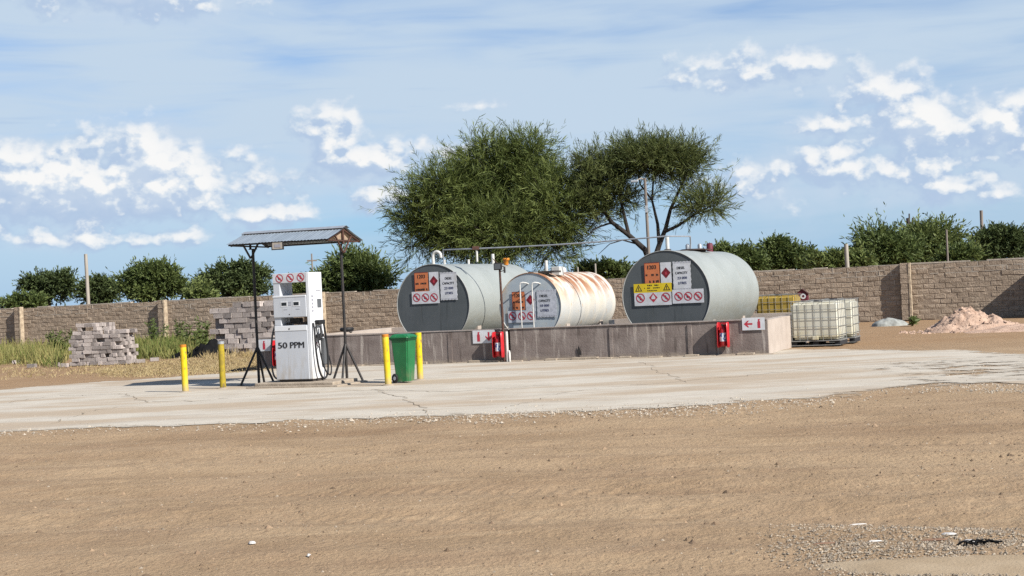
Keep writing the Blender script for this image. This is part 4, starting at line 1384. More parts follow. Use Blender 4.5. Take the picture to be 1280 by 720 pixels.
def ext_sign(label, fr, tl, br, order, y=-.02):
    r = rect(fr, tl, br); x0, x1, z0, z1 = r
    o = fr.w(x0, y)
    t = thing('extinguisher_sign', label, 'sign', (o.x, o.y, z0), fr.rz, 'fire extinguisher signs on the bund')
    w, h = x1 - x0, z1 - z0
    b = MB().plate([(0, 0), (w, 0), (w, h), (0, h)], 0, .006).build('plate', 'sign_white', t)
    ex, ar = (.26, .72) if order == 'ext_first' else (.74, .27)
    cx = w * ex; s = h * .36
    P = [(-.32, -1), (.32, -1), (.32, .35), (.18, .62), (.16, .8), (.36, .95), (.1, 1.05), (-.18, 1.0), (-.18, .62), (-.32, .35)]
    MB().plate([(cx + x * s, h * .5 + z * s) for x, z in P], -.0065, .001).build('extinguisher_symbol', 'sign_red', b)
    MB().plate(arrow_poly(w * ar, h * .5, h * .36, order == 'ext_first'), -.0065, .001).build('arrow', 'sign_red', b)
    return t


def extinguisher(label, fr, px, ytop, ybot, open_cover=True, turn=0.0):
    x, z1 = fr.hit(px, ytop); _, z0 = fr.hit(px, ybot)
    o = fr.w(x, -.022)
    h = z1 - z0
    t = thing('fire_extinguisher', label, 'extinguisher', (o.x, o.y, z0), fr.rz, 'fire extinguishers on the bund')
    MB().box(-.05, .05, -.02, .022, h * .45, h * .75).build('wall_bracket', 'steel_dark', t)
    cy = -.125
    MB().lathe_z([(.001, .03), (.07, .03), (.082, .06), (.082, h * .68), (.06, h * .78), (.03, h * .82), (.028, h * .87), (.001, h * .87)], 0, cy, 20).build('cylinder', 'red_paint', t)
    MB().lathe_z([(.0835, h * .25), (.0835, h * .58)], 0, cy, 20).build('label', 'label_print', t)
    hd = MB(); hd.box(-.03, .03, cy - .03, cy + .03, h * .86, h * .91, .005); hd.box(-.012, .012, cy - .12, cy + .05, h * .92, h * .945); hd.box(-.012, .012, cy - .11, cy + .04, h * .885, h * .90)
    hd.build('valve_head', 'steel_black', t)
    hose(MB(), [(.03, cy, h * .89), (.10, cy - .02, h * .84), (.105, cy - .03, h * .6), (.09, cy - .03, h * .3)], .012, 6).build('hose', 'rubber', t)
    # vinyl cover, unzipped and folded back to both sides
    for s in (-1, 1):
        c = MB(); n = 9; V = []; F = []
        for i in range(n):
            a = R_(10 + 150 * i / (n - 1))
            xx = s * (.10 + .055 * math.sin(a)); yy = -.015 - .22 * (i / (n - 1))
            for k, f in enumerate((.0, .06, .35, .7, .93, 1.0)):
                pinch = .80 if k in (0, 5) else 1
                V.append((xx * (.92 if k in (0, 5) else 1), yy * pinch, h * f)); V.append(((xx - s * .012) * (.92 if k in (0, 5) else 1), yy * pinch, h * f))
        for i in range(n - 1):
            for k in range(5):
                a = (i * 6 + k) * 2; b = ((i + 1) * 6 + k) * 2
                F.append((a, b, b + 2, a + 2)); F.append((a + 1, a + 3, b + 3, b + 1))
        for k in range(5):
            for i in (0, n - 1):
                a = (i * 6 + k) * 2; F.append((a, a + 1, a + 3, a + 2))
        c.add(V, F, True); c.build('cover_flap', 'red_vinyl', t)
    MB().box(-.11, .11, -.016, -.004, h * .03, h * .98, .004).build('cover_back', 'red_vinyl', t)
    return t


ext_sign('white plate with red extinguisher and down arrow beside the lamp pole', BU, (591, 413.2), (619.5, 428.5), 'ext_first')
ext_sign('white plate with red arrow pointing left at the right end of the bund', BU, (927.5, 397.5), (956.5, 412), 'arrow_first')
ext_sign('white plate with red extinguisher, half hidden behind the fuel pump', BU, (322.8, 424.4), (352, 438.2), 'ext_first')
extinguisher('fire extinguisher in red cover right beside the lamp pole', BU, 624.5, 414.5, 446.5)
extinguisher('fire extinguisher in open red cover hanging left of the arrow plate', BU, 904.5, 402.5, 434)
extinguisher('fire extinguisher in red cover partly hidden behind the fuel pump', BU, 350, 425, 457)


def build_flood():
    x, _ = BU.hit(632, 447)
    o = BU.w(x, -.09)
    t = thing('flood_light_pole', 'thin dark pole with a small flood lamp in front of the rusty tank', 'lamp pole', (o.x, o.y, 0), BU.rz)
    MB().tube([(0, 0, 0), (.0, 0, 1.2), (-.015, 0, 2.44)], [.032, .032, .027], 10).build('pole', 'steel_brown', t)
    MB().tube([(.085, .0, .0), (.085, .0, .76)], .035, 10).build('conduit', 'white_pipe', t)
    MB().tube([(.15, -.02, .0), (.15, -.02, .22), (.13, -.0, .27)], .03, 8).build('conduit', 'white_pipe', t)
    hd = MB().box(-.14, .07, -.10, -.02, 2.32, 2.50, .015).build('lamp_housing', 'steel_black', t)
    MB().box(-.115, .045, -.108, -.099, 2.345, 2.475).build('lamp_glass', 'screen_side', hd)
    br = MB(); br.tube([(.08, -.06, 2.41), (.10, 0, 2.40), (.10, 0, 2.30), (.0, 0, 2.28)], .013, 6); br.box(.10, .13, -.04, .04, 2.24, 2.40, .005)
    br.build('bracket', 'steel_black', t)
    for s in (-1, 1):
        MB().tube([(s * .02, 0, 2.45), (s * .20, .02, 2.62)], .01, 6).build('spike', 'steel_brown', t)
    return t


build_flood()

# ------------------------------------------------------------------ IBC totes
def ibc(label, fr, ox, oy, w=1.25, d=1.0, h=1.16, z0=0.0, pl='ibc_plastic', cage='ibc_cage', nx=6, group='caged plastic tanks', lean=0.0):
    o = fr.w(ox, oy, z0)
    t = thing('caged_tank', label, 'container', o, fr.rz + lean, group)
    pb = .15
    p = MB()
    for x in (.0, w / 2 - .07, w - .14):
        p.box(x, x + .14, .02, d - .02, .0, .11)
    p.build('pallet_blocks', 'pallet_dark', t)
    pf = MB(); pf.box(-.012, w + .012, -.012, d + .012, .112, .135); pf.box(-.012, w + .012, -.012, .02, 0, .02); pf.box(-.012, w + .012, d - .02, d + .012, 0, .02)
    pf.build('pallet_frame', cage, t)
    # moulded bottle with soft ribs
    bm = bmesh.new(); bmesh.ops.create_cube(bm, size=1)
    for v in bm.verts: v.co = Vector((w / 2 + v.co.x * (w - .03), d / 2 + v.co.y * (d - .03), pb + (h - pb - .03) / 2 + v.co.z * (h - pb - .05)))
    bmesh.ops.bevel(bm, geom=bm.edges[:], offset=.06, segments=3, affect='EDGES')
    me = bpy.data.meshes.new('bottle'); bm.to_mesh(me); bm.free(); me.materials.append(MATS[pl])
    bo = bpy.data.objects.new('bottle', me); col.objects.link(bo); bo.parent = t
    MB().lathe_z([(.001, h + .01), (.10, h + .01), (.115, h - .005), (.115, h - .06)], w / 2, d / 2, 18).build('filler_cap', 'steel_black', bo)
    r = .0065
    def bar(pts): MB().tube(pts, r, 6).build('cage_bar', cage, t)
    for k in range(nx + 1):
        x = .02 + (w - .04) * k / nx
        bar([(x, .0, .13), (x, .0, h)]); bar([(x, d, .13), (x, d, h)])
    for k in range(1, 5):
        y = d * k / 5
        bar([(0.0, y, .13), (0.0, y, h)]); bar([(w, y, .13), (w, y, h)])
    for k in range(5):
        z = .27 + (h - .28) * k / 4
        MB().tube([(0, -.012, z), (w, -.012, z), (w + .012, 0, z), (w + .012, d, z), (w, d + .012, z), (0, d + .012, z), (-.012, d, z), (-.012, 0, z), (0, -.012, z)], r, 6, False).build('cage_ring', cage, t)
    for x in (w * .33, w * .66):
        bar([(x, 0, h + .005), (x, d, h + .005)])
    MB().box(w * .44, w * .56, -.03, .05, .15, .25, .01).build('valve', pl, t)
    return t


IB = Frame(G(988, 433)[:2], 24)
ibc('white caged plastic tank nearest the end of the bund', IB, .03, .02)
ibc('white caged plastic tank standing directly behind the nearer caged tank', IB, .22, 1.22, 1.2, 1.0, 1.16, lean=R_(2))
IY = Frame((W(944, 380, 43.2).x, 43.2), 22)
pal = thing('timber_pallet', 'pallet under the yellow caged tank behind the bund', 'pallet', IY.w(0, 0), IY.rz)
for k in range(3): MB().box(-.05, 1.35, .1 + .38 * k, .2 + .38 * k, -.02, .10).build('bearer', 'wood_pole', pal)
for k in range(7): MB().box(-.05 + .2 * k, .09 + .2 * k, .02, 1.06, .102, .13).build('slat', 'wood_pale', pal)
ibc('yellowed caged plastic tank behind the right end of the bund', IY, .0, .03, 1.22, 1.0, 1.16, .135, 'ibc_yellow', 'ibc_cage_yellow' if 'ibc_cage_yellow' in MATS else 'ibc_cage')


def build_redbox():
    o = W(1003, 376, 43.6)
    t = thing('red_box', 'small dark red gabled box with white emblem on a post behind the caged tanks', 'box', (o.x, o.y, 0), R_(-20))
    MB().tube([(0, .1, -.05), (0, .1, 1.08)], .04, 8).build('post', 'steel_dark', t)
    P = [(-.16, 1.07), (.16, 1.07), (.16, 1.28), (0, 1.41), (-.16, 1.28)]
    b = MB().plate(P, .24, .24).build('case', 'dark_red', t)
    rf = MB()
    for s in (-1, 1): rf.add([(0, -.03, 1.435), (s * .20, -.03, 1.275), (s * .20, .27, 1.275), (0, .27, 1.435), (0, -.03, 1.415), (s * .20, -.03, 1.255), (s * .20, .27, 1.255), (0, .27, 1.415)],
                              [(0, 1, 2, 3), (7, 6, 5, 4), (0, 4, 5, 1), (2, 6, 7, 3), (1, 5, 6, 2)])
    rf.build('roof', 'steel_brown', t)
    MB().ring(.03, 1.2, .04, .085, -.004, .002, 20).build('emblem', 'sign_white', t)


build_redbox()

# ------------------------------------------------------------------ brick stacks
def brick_variants(n, L, H, T, m, seed):
    out = []
    for k in range(n):
        r = random.Random(seed + k)
        j = lambda a: r.uniform(-a, a)
        b = .008
        vs = []
        for z, e in ((-H / 2, b), (-H / 2 + b, 0), (H / 2 - b, 0), (H / 2, b)):
            for (x, y) in ((-1, -1), (1, -1), (1, 1), (-1, 1)):
                vs.append((x * (L / 2 - e) + j(.006), y * (T / 2 - e) + j(.006), z + j(.003)))
        fs = [(3, 2, 1, 0), (12, 13, 14, 15)]
        for i in range(3):
            for q in range(4): fs.append((i * 4 + q, i * 4 + (q + 1) % 4, (i + 1) * 4 + (q + 1) % 4, (i + 1) * 4 + q))
        mb = MB(); mb.add(vs, fs); out.append(mb.mesh('brick', m))
    return out


def place(mesh, name, parent, loc, rz=0.0, rx=0.0, ry=0.0):
    o = bpy.data.objects.new(name, mesh); col.objects.link(o); o.parent = parent
    o.location = loc; o.rotation_euler = (rx, ry, rz)
    return o


def build_piles():
    r = random.Random(5)
    br = brick_variants(7, .29, .125, .14, 'grey_brick', 300)
    F_ = Frame(G(86, 457)[:2], 16)
    t = thing('brick_pile', 'tall untidy pile of loose grey bricks in front of the wall, between two grass patches', 'brick pile', F_.w(0, 0, -.02), F_.rz)
    rows = 11
    for c in range(rows):
        z = .0625 + c * .1265
        for iy in range(6):
            x = (c % 2) * .10 + r.uniform(0, .03) + max(0, c - 7) * .07 + (.12 if c > 7 else 0)
            x_end = 2.02 - (.06 if c % 2 else 0) - (.62 if c > 8 else 0)
            while x < x_end - .1:
                turn = r.random() < .4
                w = .15 if turn else .295
                cx = x + w / 2
                lim = 1.46 if cx < 1.22 else (1.0 if 1.34 < cx < 1.44 else 1.16)
                x += w + r.uniform(.0, .012)
                if z + .06 > lim or (turn and iy == 1 and r.random() < .6): continue
                outer = iy == 0 or x > x_end - .1
                toplayer = z + .19 > lim
                if not (outer or toplayer): continue
                if iy == 0 and r.random() < .05: continue
                place(r.choice(br), 'brick', t, (cx, .08 + iy * .148 + (.07 if turn and iy == 0 else 0) + r.uniform(-.022, .022), z + r.uniform(-.002, .002)),
                      (math.pi / 2 if turn else 0) + r.gauss(0, .07), r.gauss(0, .02), r.gauss(0, .015))
    core = MB().box(.28, 1.72, .20, .86, .0, .95); core.build('inner_rubble', 'grey_brick', t)
    # loose bricks lying round the pile: each is its own thing
    loose = [(72, 457, 'loose grey brick lying at the left foot of the brick pile'), (80, 458.5, 'loose brick beside another at the left foot of the brick pile'),
             (176, 453, 'pale block lying at the right foot of the brick pile'), (20, 454, 'white broken block in the grass at the far left'),
             (40, 459, 'dark brick fragment on the bare soil at the far left'), (193, 451, 'small pale brick fragment right of the brick pile'), (6, 452, 'dark brick lying at the very left edge before the grass')]
    for k, (px, py, lb) in enumerate(loose):
        p = G(px, py)
        o = place(br[k % 7], 'loose_brick', None, (p.x, p.y, .045), r.uniform(-1, 1), r.uniform(-.05, .05)); tag(o, lb, 'brick', 'loose bricks')
    # tall stack near the wall
    bl = brick_variants(7, .385, .182, .19, 'grey_brick', 400)
    F2 = Frame(G(264, 442.5)[:2], 20)
    t2 = thing('block_stack', 'tall neat stack of grey concrete blocks close to the wall, left of the pump', 'block stack', F2.w(0, 0, -.03), F2.rz)
    nx, ny, nz = 6, 6, 10
    for c in range(nz):
        for iy in range(ny):
            for ix in range(nx + 1):
                x = ix * .395 + (.2 if c % 2 else 0)
                front = iy == 0; end = ix >= nx - 1; top = c >= nz - 2
                if not (front or end or top): continue
                if top and c == nz - 1 and (ix < 2 or r.random() < .2): continue
                if ix == nx and c % 2: continue
                if r.random() < .05: continue
                place(r.choice(bl), 'block', t2, (x + r.uniform(-.035, .035) + .19, iy * .20 + .1 + r.uniform(-.035, .035), .092 + c * .188 + r.uniform(-.003, .003)), r.gauss(0, .06))
    MB().box(.1, 2.1, .22, 1.0, 0, 1.5).build('inner_blocks', 'grey_brick', t2)


build_piles()


# ------------------------------------------------------------------ heaps
def heap(name, label, cat, poly_c, rx, ry, h, m, seed, lumps=.3, nx=70, ny=50, prof=1.4, sharp=1.0):
    xs = np.linspace(-1.25, 1.25, nx); ys = np.linspace(-1.25, 1.25, ny)
    X, Y = np.meshgrid(xs, ys)
    r = np.sqrt(X ** 2 + Y ** 2) + .12 * vnoise(X, Y, 1.6, seed, 3)
    base = np.clip(1 - r, 0, 1) ** prof
    n = vnoise(X, Y, 2.6, seed + 1, 5, .6)
    Z = h * (base + lumps * n * np.clip(base * 2.2, 0, 1) ** .7 * sharp) - .05 + .05 * np.clip(base * 8, 0, 1)
    V = np.stack([X.ravel() * rx, Y.ravel() * ry, Z.ravel()], 1)
    i = (np.arange(ny - 1)[:, None] * nx + np.arange(nx - 1)[None]).ravel()
    F = np.stack([i, i + 1, i + nx + 1, i + nx], 1)
    o = np_mesh(name, V, F, m, True)
    o.location = (poly_c.x, poly_c.y, -.03)
    return tag(o, label, cat)


heap('sand_heap', 'lumpy heap of pinkish building sand near the wall at the right', 'sand heap', G(1213, 411.5), 1.55, 1.1, .66, 'pink_sand', 11, .50, 130, 90, 1.0)
heap('spilled_sand', 'low spread of pinkish sand running right from the sand heap', 'sand', G(1285, 411), 1.9, .8, .22, 'pink_sand', 15, .4, 90, 40, 1.0)
heap('cloth_heap', 'low pale grey sheeted heap at the foot of the right pier', 'heap', G(1112, 406), .62, .5, .27, 'pale_cloth', 21, .22, 50, 36, .5)
heap('black_sheeting', 'crumpled heap of black plastic sheeting in front of the block stack', 'plastic sheet', G(263, 444.5), .85, .5, .62, 'black_plastic', 31, .55, 60, 40, .9)
heap('black_scrap', 'low strip of black plastic lying left of the black sheeting', 'plastic sheet', G(228, 446), .75, .35, .22, 'black_plastic', 35, .5, 50, 30, .9)
heap('dark_mat', 'flat dark scrap on the dry grass left of the canopy post', 'scrap', G(306, 462.5), .55, .35, .10, 'black_plastic', 37, .4, 36, 24, .8)


def sand_lumps():
    c = G(1213, 411.5); n = 420
    a = rng.uniform(0, 6.283, n); q = rng.random(n) ** .6 * 1.25
    x, y = np.cos(a) * q, np.sin(a) * q
    ob = bpy.data.objects['sand_heap']; co = np.empty(len(ob.data.vertices) * 3, np.float32); ob.data.vertices.foreach_get('co', co); co = co.reshape(-1, 3)
    P = []
    for xx, yy in zip(x * 1.75, y * 1.2):
        k = np.argmin((co[:, 0] - xx) ** 2 + (co[:, 1] - yy) ** 2); P.append((c.x + xx, c.y + yy, max(-.03, co[k, 2] - .03)))
    stones('sand_lumps', np.array(P), rng.lognormal(-3.3, .5, n).clip(.012, .11), 'pink_sand', 'loose lumps of pinkish sand on and round the heap')


sand_lumps()


def build_container():
    x = WF.hit(1299, 365)[0]
    o = WF.w(x, -.04)
    t = thing('blue_container', 'blue steel container at the very right edge against the wall', 'container', o, WF.rz)
    w, d, h = 3.0, 1.5, 1.85
    m = MB()
    n = 30
    for k in range(n):       # corrugated left side
        y0 = -d + d * k / n; y1 = -d + d * (k + 1) / n; e = .03 if k % 2 else 0
        m.box(e, .06, y0 + .001, y1 - .001, .12, h - .1)
    m.build('side_panel', 'blue_steel', t)
    MB().box(.05, w, -d + .03, -.02, .12, h - .06).build('body', 'blue_steel', t)
    f = MB()
    for (xx, yy) in ((0, -d), (0, -.1), (w - .1, -d), (w - .1, -.1)): f.box(xx - .01, xx + .09, yy - .01, yy + .09, 0, h, .01)
    f.build('corner_posts', 'blue_steel', t)
    MB().box(-.01, w, -d - .012, .0, h - .09, h + .01).build('top_rail', 'blue_steel', t)


build_container()


def build_debris():
    p = G(1222, 676)
    t = thing('shredded_tyre', 'torn strip of black rubber lying on the foreground gravel patch', 'scrap', (p.x, p.y, gz(np.array([p.x]), np.array([p.y]))[0] + .01), R_(8))
    t.scale = (.8, .8, .8)
    r = random.Random(3)
    for k in range(6):
        x = -.13 + .045 * k; a = r.uniform(-.5, .5)
        hose(MB(), [(x - .05, r.uniform(-.04, .04), .0), (x, r.uniform(-.03, .03), .02 + r.uniform(0, .02)), (x + .06, r.uniform(-.04, .04), .012), (x + .11, r.uniform(-.05, .05), r.uniform(.0, .03))], r.uniform(.004, .010), 6, 4).build('strip', 'black_plastic', t)
    def stick(name, label, cat, px, py, l, w, h, rz, m):
        p = G(px, py); z = gz(np.array([p.x]), np.array([p.y]))[0]
        mb = MB(); n = 6
        prof = [(-l / 2, .3), (-l * .3, .9), (0, 1), (l * .3, .85), (l / 2, .4)]
        vs = []; fs = []
        for i, (x, k) in enumerate(prof):
            e = r.uniform(-.1, .1) * w
            for (a, b) in ((-1, 0), (-.6, 1), (.6, 1), (1, 0)): vs.append((x, e + a * w * k / 2, b * h * k))
        for i in range(4):
            for q in range(3): fs.append((i * 4 + q, (i + 1) * 4 + q, (i + 1) * 4 + q + 1, i * 4 + q + 1))
        fs += [(0, 1, 2, 3), (19, 18, 17, 16)]
        mb.add(vs, fs); o = mb.build(name, m); o.location = (p.x, p.y, z + .006); o.rotation_euler.z = rz
        tag(o, label, cat)
    stick('plastic_scrap', 'white flat scrap on the middle of the gravel patch', 'scrap', 1093, 671.5, .10, .022, .008, .1, 'scrap_pale')
    stick('plastic_scrap', 'white scrap on the gravel just left of the torn black rubber', 'scrap', 1186, 663.5, .10, .035, .012, -.2, 'scrap_pale')
    stick('plastic_scrap', 'grey white scrap leaning against the torn black rubber', 'scrap', 1212, 670, .09, .03, .014, -.5, 'scrap_pale')
    stick('twig', 'pale twig on the dirt above the gravel patch', 'twig', 1072, 646.5, .13, .012, .008, .15, 'scrap_pale')
    stick('twig', 'brown stick on the gravel left of the white scraps', 'twig', 1168, 669.5, .17, .018, .012, .0, 'scrap_brown')
    stick('twig', 'brown stick at the left end of the gravel patch', 'twig', 1030, 675, .15, .014, .01, .1, 'scrap_brown')
    stick('twig', 'small dark stick on the pale sand near the bottom edge', 'twig', 1114, 703, .09, .014, .01, -.05, 'scrap_brown')
    stick('pale_stone', 'flat pale stone alone on the dirt left of centre', 'stone', 315, 675.5, .055, .04, .018, .1, 'scrap_pale')
    stick('pale_stone', 'small pale stone on the dirt near the bottom, right of the flat one', 'stone', 386, 690.5, .03, .026, .016, .4, 'scrap_pale')


build_debris()

# a black tyre lying on the bund's left wall
def build_tyre():
    x, z = 0, 0
    p = BU.w(.12, 5.2, .79)
    a, b = ray(461, 415)
    t = thing('small_tyre', 'small black tyre lying on the left bund wall behind the bin', 'tyre', p, BU.rz)
    m = MB(); m.lathe_z([(.09, .0), (.19, .0), (.215, .04), (.215, .08), (.19, .12), (.09, .12), (.08, .06), (.09, .0)], 0, 0, 28); m.build('tread', 'rubber', t)


build_tyre()


# ------------------------------------------------------------------ poles beyond the wall
def pole(name, label, base, top, D, r0, r1, m, extra=None):
    a = W(base[0], base[1], D); b = W(top[0], top[1], D)
    foot = Vector((a.x + (a.x - b.x) * (a.z / max(.1, b.z - a.z)) * .0, D, -.1))
    t = thing(name, label, 'pole', (foot.x, foot.y, 0))
    MB().tube([(0, 0, -.1), ((b.x - foot.x) * .5, 0, b.z * .5), (b.x - foot.x, 0, b.z)], [r0, (r0 + r1) / 2, r1], 10).build('shaft', m, t)
    if extra: extra(t, Vector((b.x - foot.x, 0, b.z)))
    return t


def lamp_arm(t, top):
    MB().tube([top - Vector((0, 0, .1)), top + Vector((-.15, 0, .0)), top + Vector((-.35, 0, -.08))], .03, 8).build('arm', 'wood_pale', t)
    MB().box(top.x - .62, top.x - .30, top.y - .08, top.y + .08, top.z - .16, top.z - .07, .02).build('lamp_head', 'galvanised', t)
    MB().box(top.x - .06, top.x + .06, -.16, -.08, top.z - 1.5, top.z - 1.2).build('junction_box', 'galvanised', t)


def crossbar(t, top):
    MB().box(top.x - .33, top.x + .33, -.04, .04, top.z - .52, top.z - .42).build('crossbar', 'wood_pole', t)


def antenna(t, top):
    for k in range(3):
        a = 2 * math.pi * k / 3
        MB().box(top.x + .7 * math.cos(a) - .15, top.x + .7 * math.cos(a) + .15, .7 * math.sin(a) - .15, .7 * math.sin(a) + .15, top.z - 2.6, top.z - .9).build('panel_antenna', 'steel_dark', t)
    MB().lathe_z([(.75, top.z - 1.9), (.75, top.z - 1.75), (.001, top.z - 1.75)], top.x, 0, 12).build('platform', 'steel_dark', t)


pole('utility_pole', 'pale wooden pole beyond the wall at the left, between two trees', (111, 382), (107, 317.5), 78, .11, .09, 'wood_pale')
pole('utility_pole', 'far wooden pole with a crossbar seen above the pump', (391, 350), (389.5, 317), 95, .06, .05, 'wood_pole', crossbar)
pole('street_lamp', 'tall pale street lamp pole in front of the right acacia', (813, 345), (806, 222.5), 61.5, .08, .06, 'wood_pole', lamp_arm)
pole('utility_pole', 'short pale pole beyond the wall, right of the tanks', (1060, 338), (1057.5, 305), 62, .10, .09, 'wood_pale')
pole('utility_pole', 'thin pole in front of the light green trees at the right', (1185, 335), (1183, 287), 66, .05, .045, 'wood_pole')
pole('utility_pole', 'dark wooden pole rising behind the rightmost tree', (1229, 330), (1226.5, 263), 92, .12, .1, 'wood_pole')
pole('radio_mast', 'distant radio mast with antennas above the trees at the right', (1138.5, 330), (1136.5, 267), 300, .22, .15, 'steel_dark', antenna)
pole('fence_post', 'tiny thin post on the horizon at the far left', (25.5, 386), (25, 372.5), 84, .05, .05, 'wood_pole')
pole('fence_post', 'thin white post seen over the rusty tank, left of its pair', (723, 350), (722, 334), 60.5, .045, .04, 'wood_pale')
pole('fence_post', 'thin white post seen over the rusty tank, taller right one of its pair', (745, 350), (744, 329.5), 60.5, .045, .04, 'wood_pale')


# ------------------------------------------------------------------ trees
def strips(P, Dr, L, Wd, tint, bend=.25):
    """Leaf strips: (n) base points P, unit directions Dr, lengths, widths -> 6 verts, 2 quads each."""
    n = len(P)
    rnd = rng.normal(size=(n, 3)); side = np.cross(Dr, rnd); side /= np.linalg.norm(side, axis=1, keepdims=True) + 1e-9
    up = np.cross(side, Dr)
    L = L[:, None]; Wd = Wd[:, None]
    b = bend * rng.uniform(-1, 1, (n, 1)) * L
    m = P + Dr * L * .5 + up * b * .5; e = P + Dr * L + up * b * 1.3 * .6
    V = np.stack([P - side * Wd * .25, P + side * Wd * .25, m + side * Wd * .5, m - side * Wd * .5, e + side * Wd * .2, e - side * Wd * .2], 1)
    i = (np.arange(n) * 6)[:, None]
    F = np.concatenate([i + np.array([[0, 1, 2, 3]]), i + np.array([[3, 2, 4, 5]])], 1).reshape(-1, 4)
    return V.reshape(-1, 3), F, np.repeat(tint, 6)


def unit(v): return v / (np.linalg.norm(v, axis=-1, keepdims=True) + 1e-9)


def crown(lobes, nspray, per, twig, leafL, leafW, outw=.6, upw=.3, shell=.5, clump=12):
    """lobes: (centre xyz, radii xyz, weight). Sprays sit in clumps spread through the lobes."""
    C = np.array([l[0] for l in lobes], float); Rr = np.array([l[1] for l in lobes], float)
    w = np.array([l[1][0] * l[1][2] * (l[2] if len(l) > 2 else 1) for l in lobes]); w /= w.sum()
    nc = max(6, nspray // clump)
    kc = rng.choice(len(lobes), nc, p=w)
    dc = unit(rng.normal(size=(nc, 3))); rc = rng.random(nc) ** shell
    cc = C[kc] + dc * rc[:, None] * Rr[kc]
    csz = rng.uniform(.7, 1.3, nc); ctint = rng.beta(1.6, 2.0, nc)
    cl = rng.integers(0, nc, nspray)
    base = cc[cl] + rng.normal(size=(nspray, 3)) * (twig * .40 * csz[cl])[:, None] * np.array([1, 1, .7])
    k = kc[cl]
    out = unit((base - C[k]) / Rr[k])
    dr = unit(out * outw + np.array([0, 0, upw]) + (base - cc[cl]) / twig * .7 + rng.normal(size=(nspray, 3)) * .35)
    tl = rng.uniform(.5, 1.1, nspray) * twig
    tl = np.where(rng.random(nspray) < .05, tl * 1.6, tl)
    t = np.tile(np.linspace(.1, 1, per)[None], (nspray, 1)) + rng.uniform(-.04, .04, (nspray, per))
    curve = rng.normal(size=(nspray, 1, 3)) * .18
    P = base[:, None] + dr[:, None] * (tl[:, None] * t)[..., None] + curve * (tl[:, None] * t ** 2)[..., None]
    ld = unit(dr[:, None] * 1.0 + rng.normal(size=(nspray, per, 3)) * .50)
    P = P.reshape(-1, 3); ld = ld.reshape(-1, 3); n = len(P)
    tint = np.clip(np.repeat(.65 * ctint[cl] + .35 * rng.random(nspray), per) + rng.normal(0, .10, n), 0, 1)
    return strips(P, ld, rng.uniform(.6, 1.4, n) * leafL, rng.uniform(.7, 1.3, n) * leafW, tint), base, dr, tl


def tree(name, label, lobes_px, D, base_px, leaf, nspray, per, twig, leafL, leafW, trunk_r=.16, limbs=None, group='trees beyond the wall', shell=.5,
         depth=.85, twigs=0, outw=.6, upw=.3, clump=None):
    b = W(base_px[0], base_px[1], D); base = Vector((b.x, D, 0))
    t = thing(name, label, 'tree', base, 0, group)
    lobes = []
    for l in lobes_px:
        cx, cy, rx, ry = l[:4]
        dd = l[4] if len(l) > 4 else 0.0
        c = W(cx, cy, D + dd) - base
        s = (D + dd) / FPX; e = .62 * twig
        lobes.append((tuple(c), (max(.3, rx * s - e), max(.3, min(rx, max(ry, rx * .6)) * s * depth - e), max(.22, ry * s - e)), l[5] if len(l) > 5 else 1.0))
    (V, F, tn), sb, sd, tl = crown(lobes, nspray, per, twig, leafL, leafW, outw, upw, shell, clump or 12)
    np_mesh('crown', V, F, leaf, False, {'tint': tn}, t)
    # limbs: explicit polylines in pixels or automatic
    wood = MB()
    if limbs:
        for pts, r0, r1 in limbs:
            P = [W(q[0], q[1], D + (q[2] if len(q) > 2 else 0)) - base for q in pts]
            if P[0].z < .8 or pts[0][1] > 320: P = [Vector((P[0].x, 0, -.1))] + P if P[0].z > .05 else P
            rr = [r0 + (r1 - r0) * i / (len(P) - 1) for i in range(len(P))]
            hose_pts = P
            wood.tube(hose_pts, rr, 7)
    else:
        c0 = Vector(lobes[0][0]); fork = Vector((c0.x * .3, 0, max(.6, (c0.z - lobes[0][1][2]) * .8)))
        wood.tube([(0, 0, -.1), fork * .5, fork], [trunk_r, trunk_r * .9, trunk_r * .75], 8)
        for l in lobes:
            for q in range(2):
                c = Vector(l[0]) + Vector((random.uniform(-.4, .4) * l[1][0], random.uniform(-.4, .4) * l[1][1], random.uniform(-.3, .3) * l[1][2]))
                mid = fork.lerp(c, .5) + Vector((random.uniform(-.3, .3), 0, .15))
                wood.tube([fork - Vector((0, 0, .1)), mid, c], [trunk_r * .55, trunk_r * .35, trunk_r * .12], 6)
    wood.build('trunk', 'bark', t)
    if twigs:
        # thin branchlets that carry the sprays, drawn from inner points of the crown
        n = min(twigs, len(sb))
        k = rng.choice(len(sb), n, replace=False)
        C = np.array([l[0] for l in lobes]); j = np.argmin(((sb[k][:, None] - C[None]) ** 2).sum(2), 1)
        inner = C[j] * .55 + sb[k] * .45 - np.array([0, 0, .25])
        tip = sb[k] + sd[k] * tl[k][:, None] * .7
        d = unit(tip - inner); L = np.linalg.norm(tip - inner, axis=1)
        V, F, tn = strips(inner, d, L, np.full(n, .035), np.zeros(n), .12)
        np_mesh('branchlets', V, F, 'bark', False, None, t)
    return t


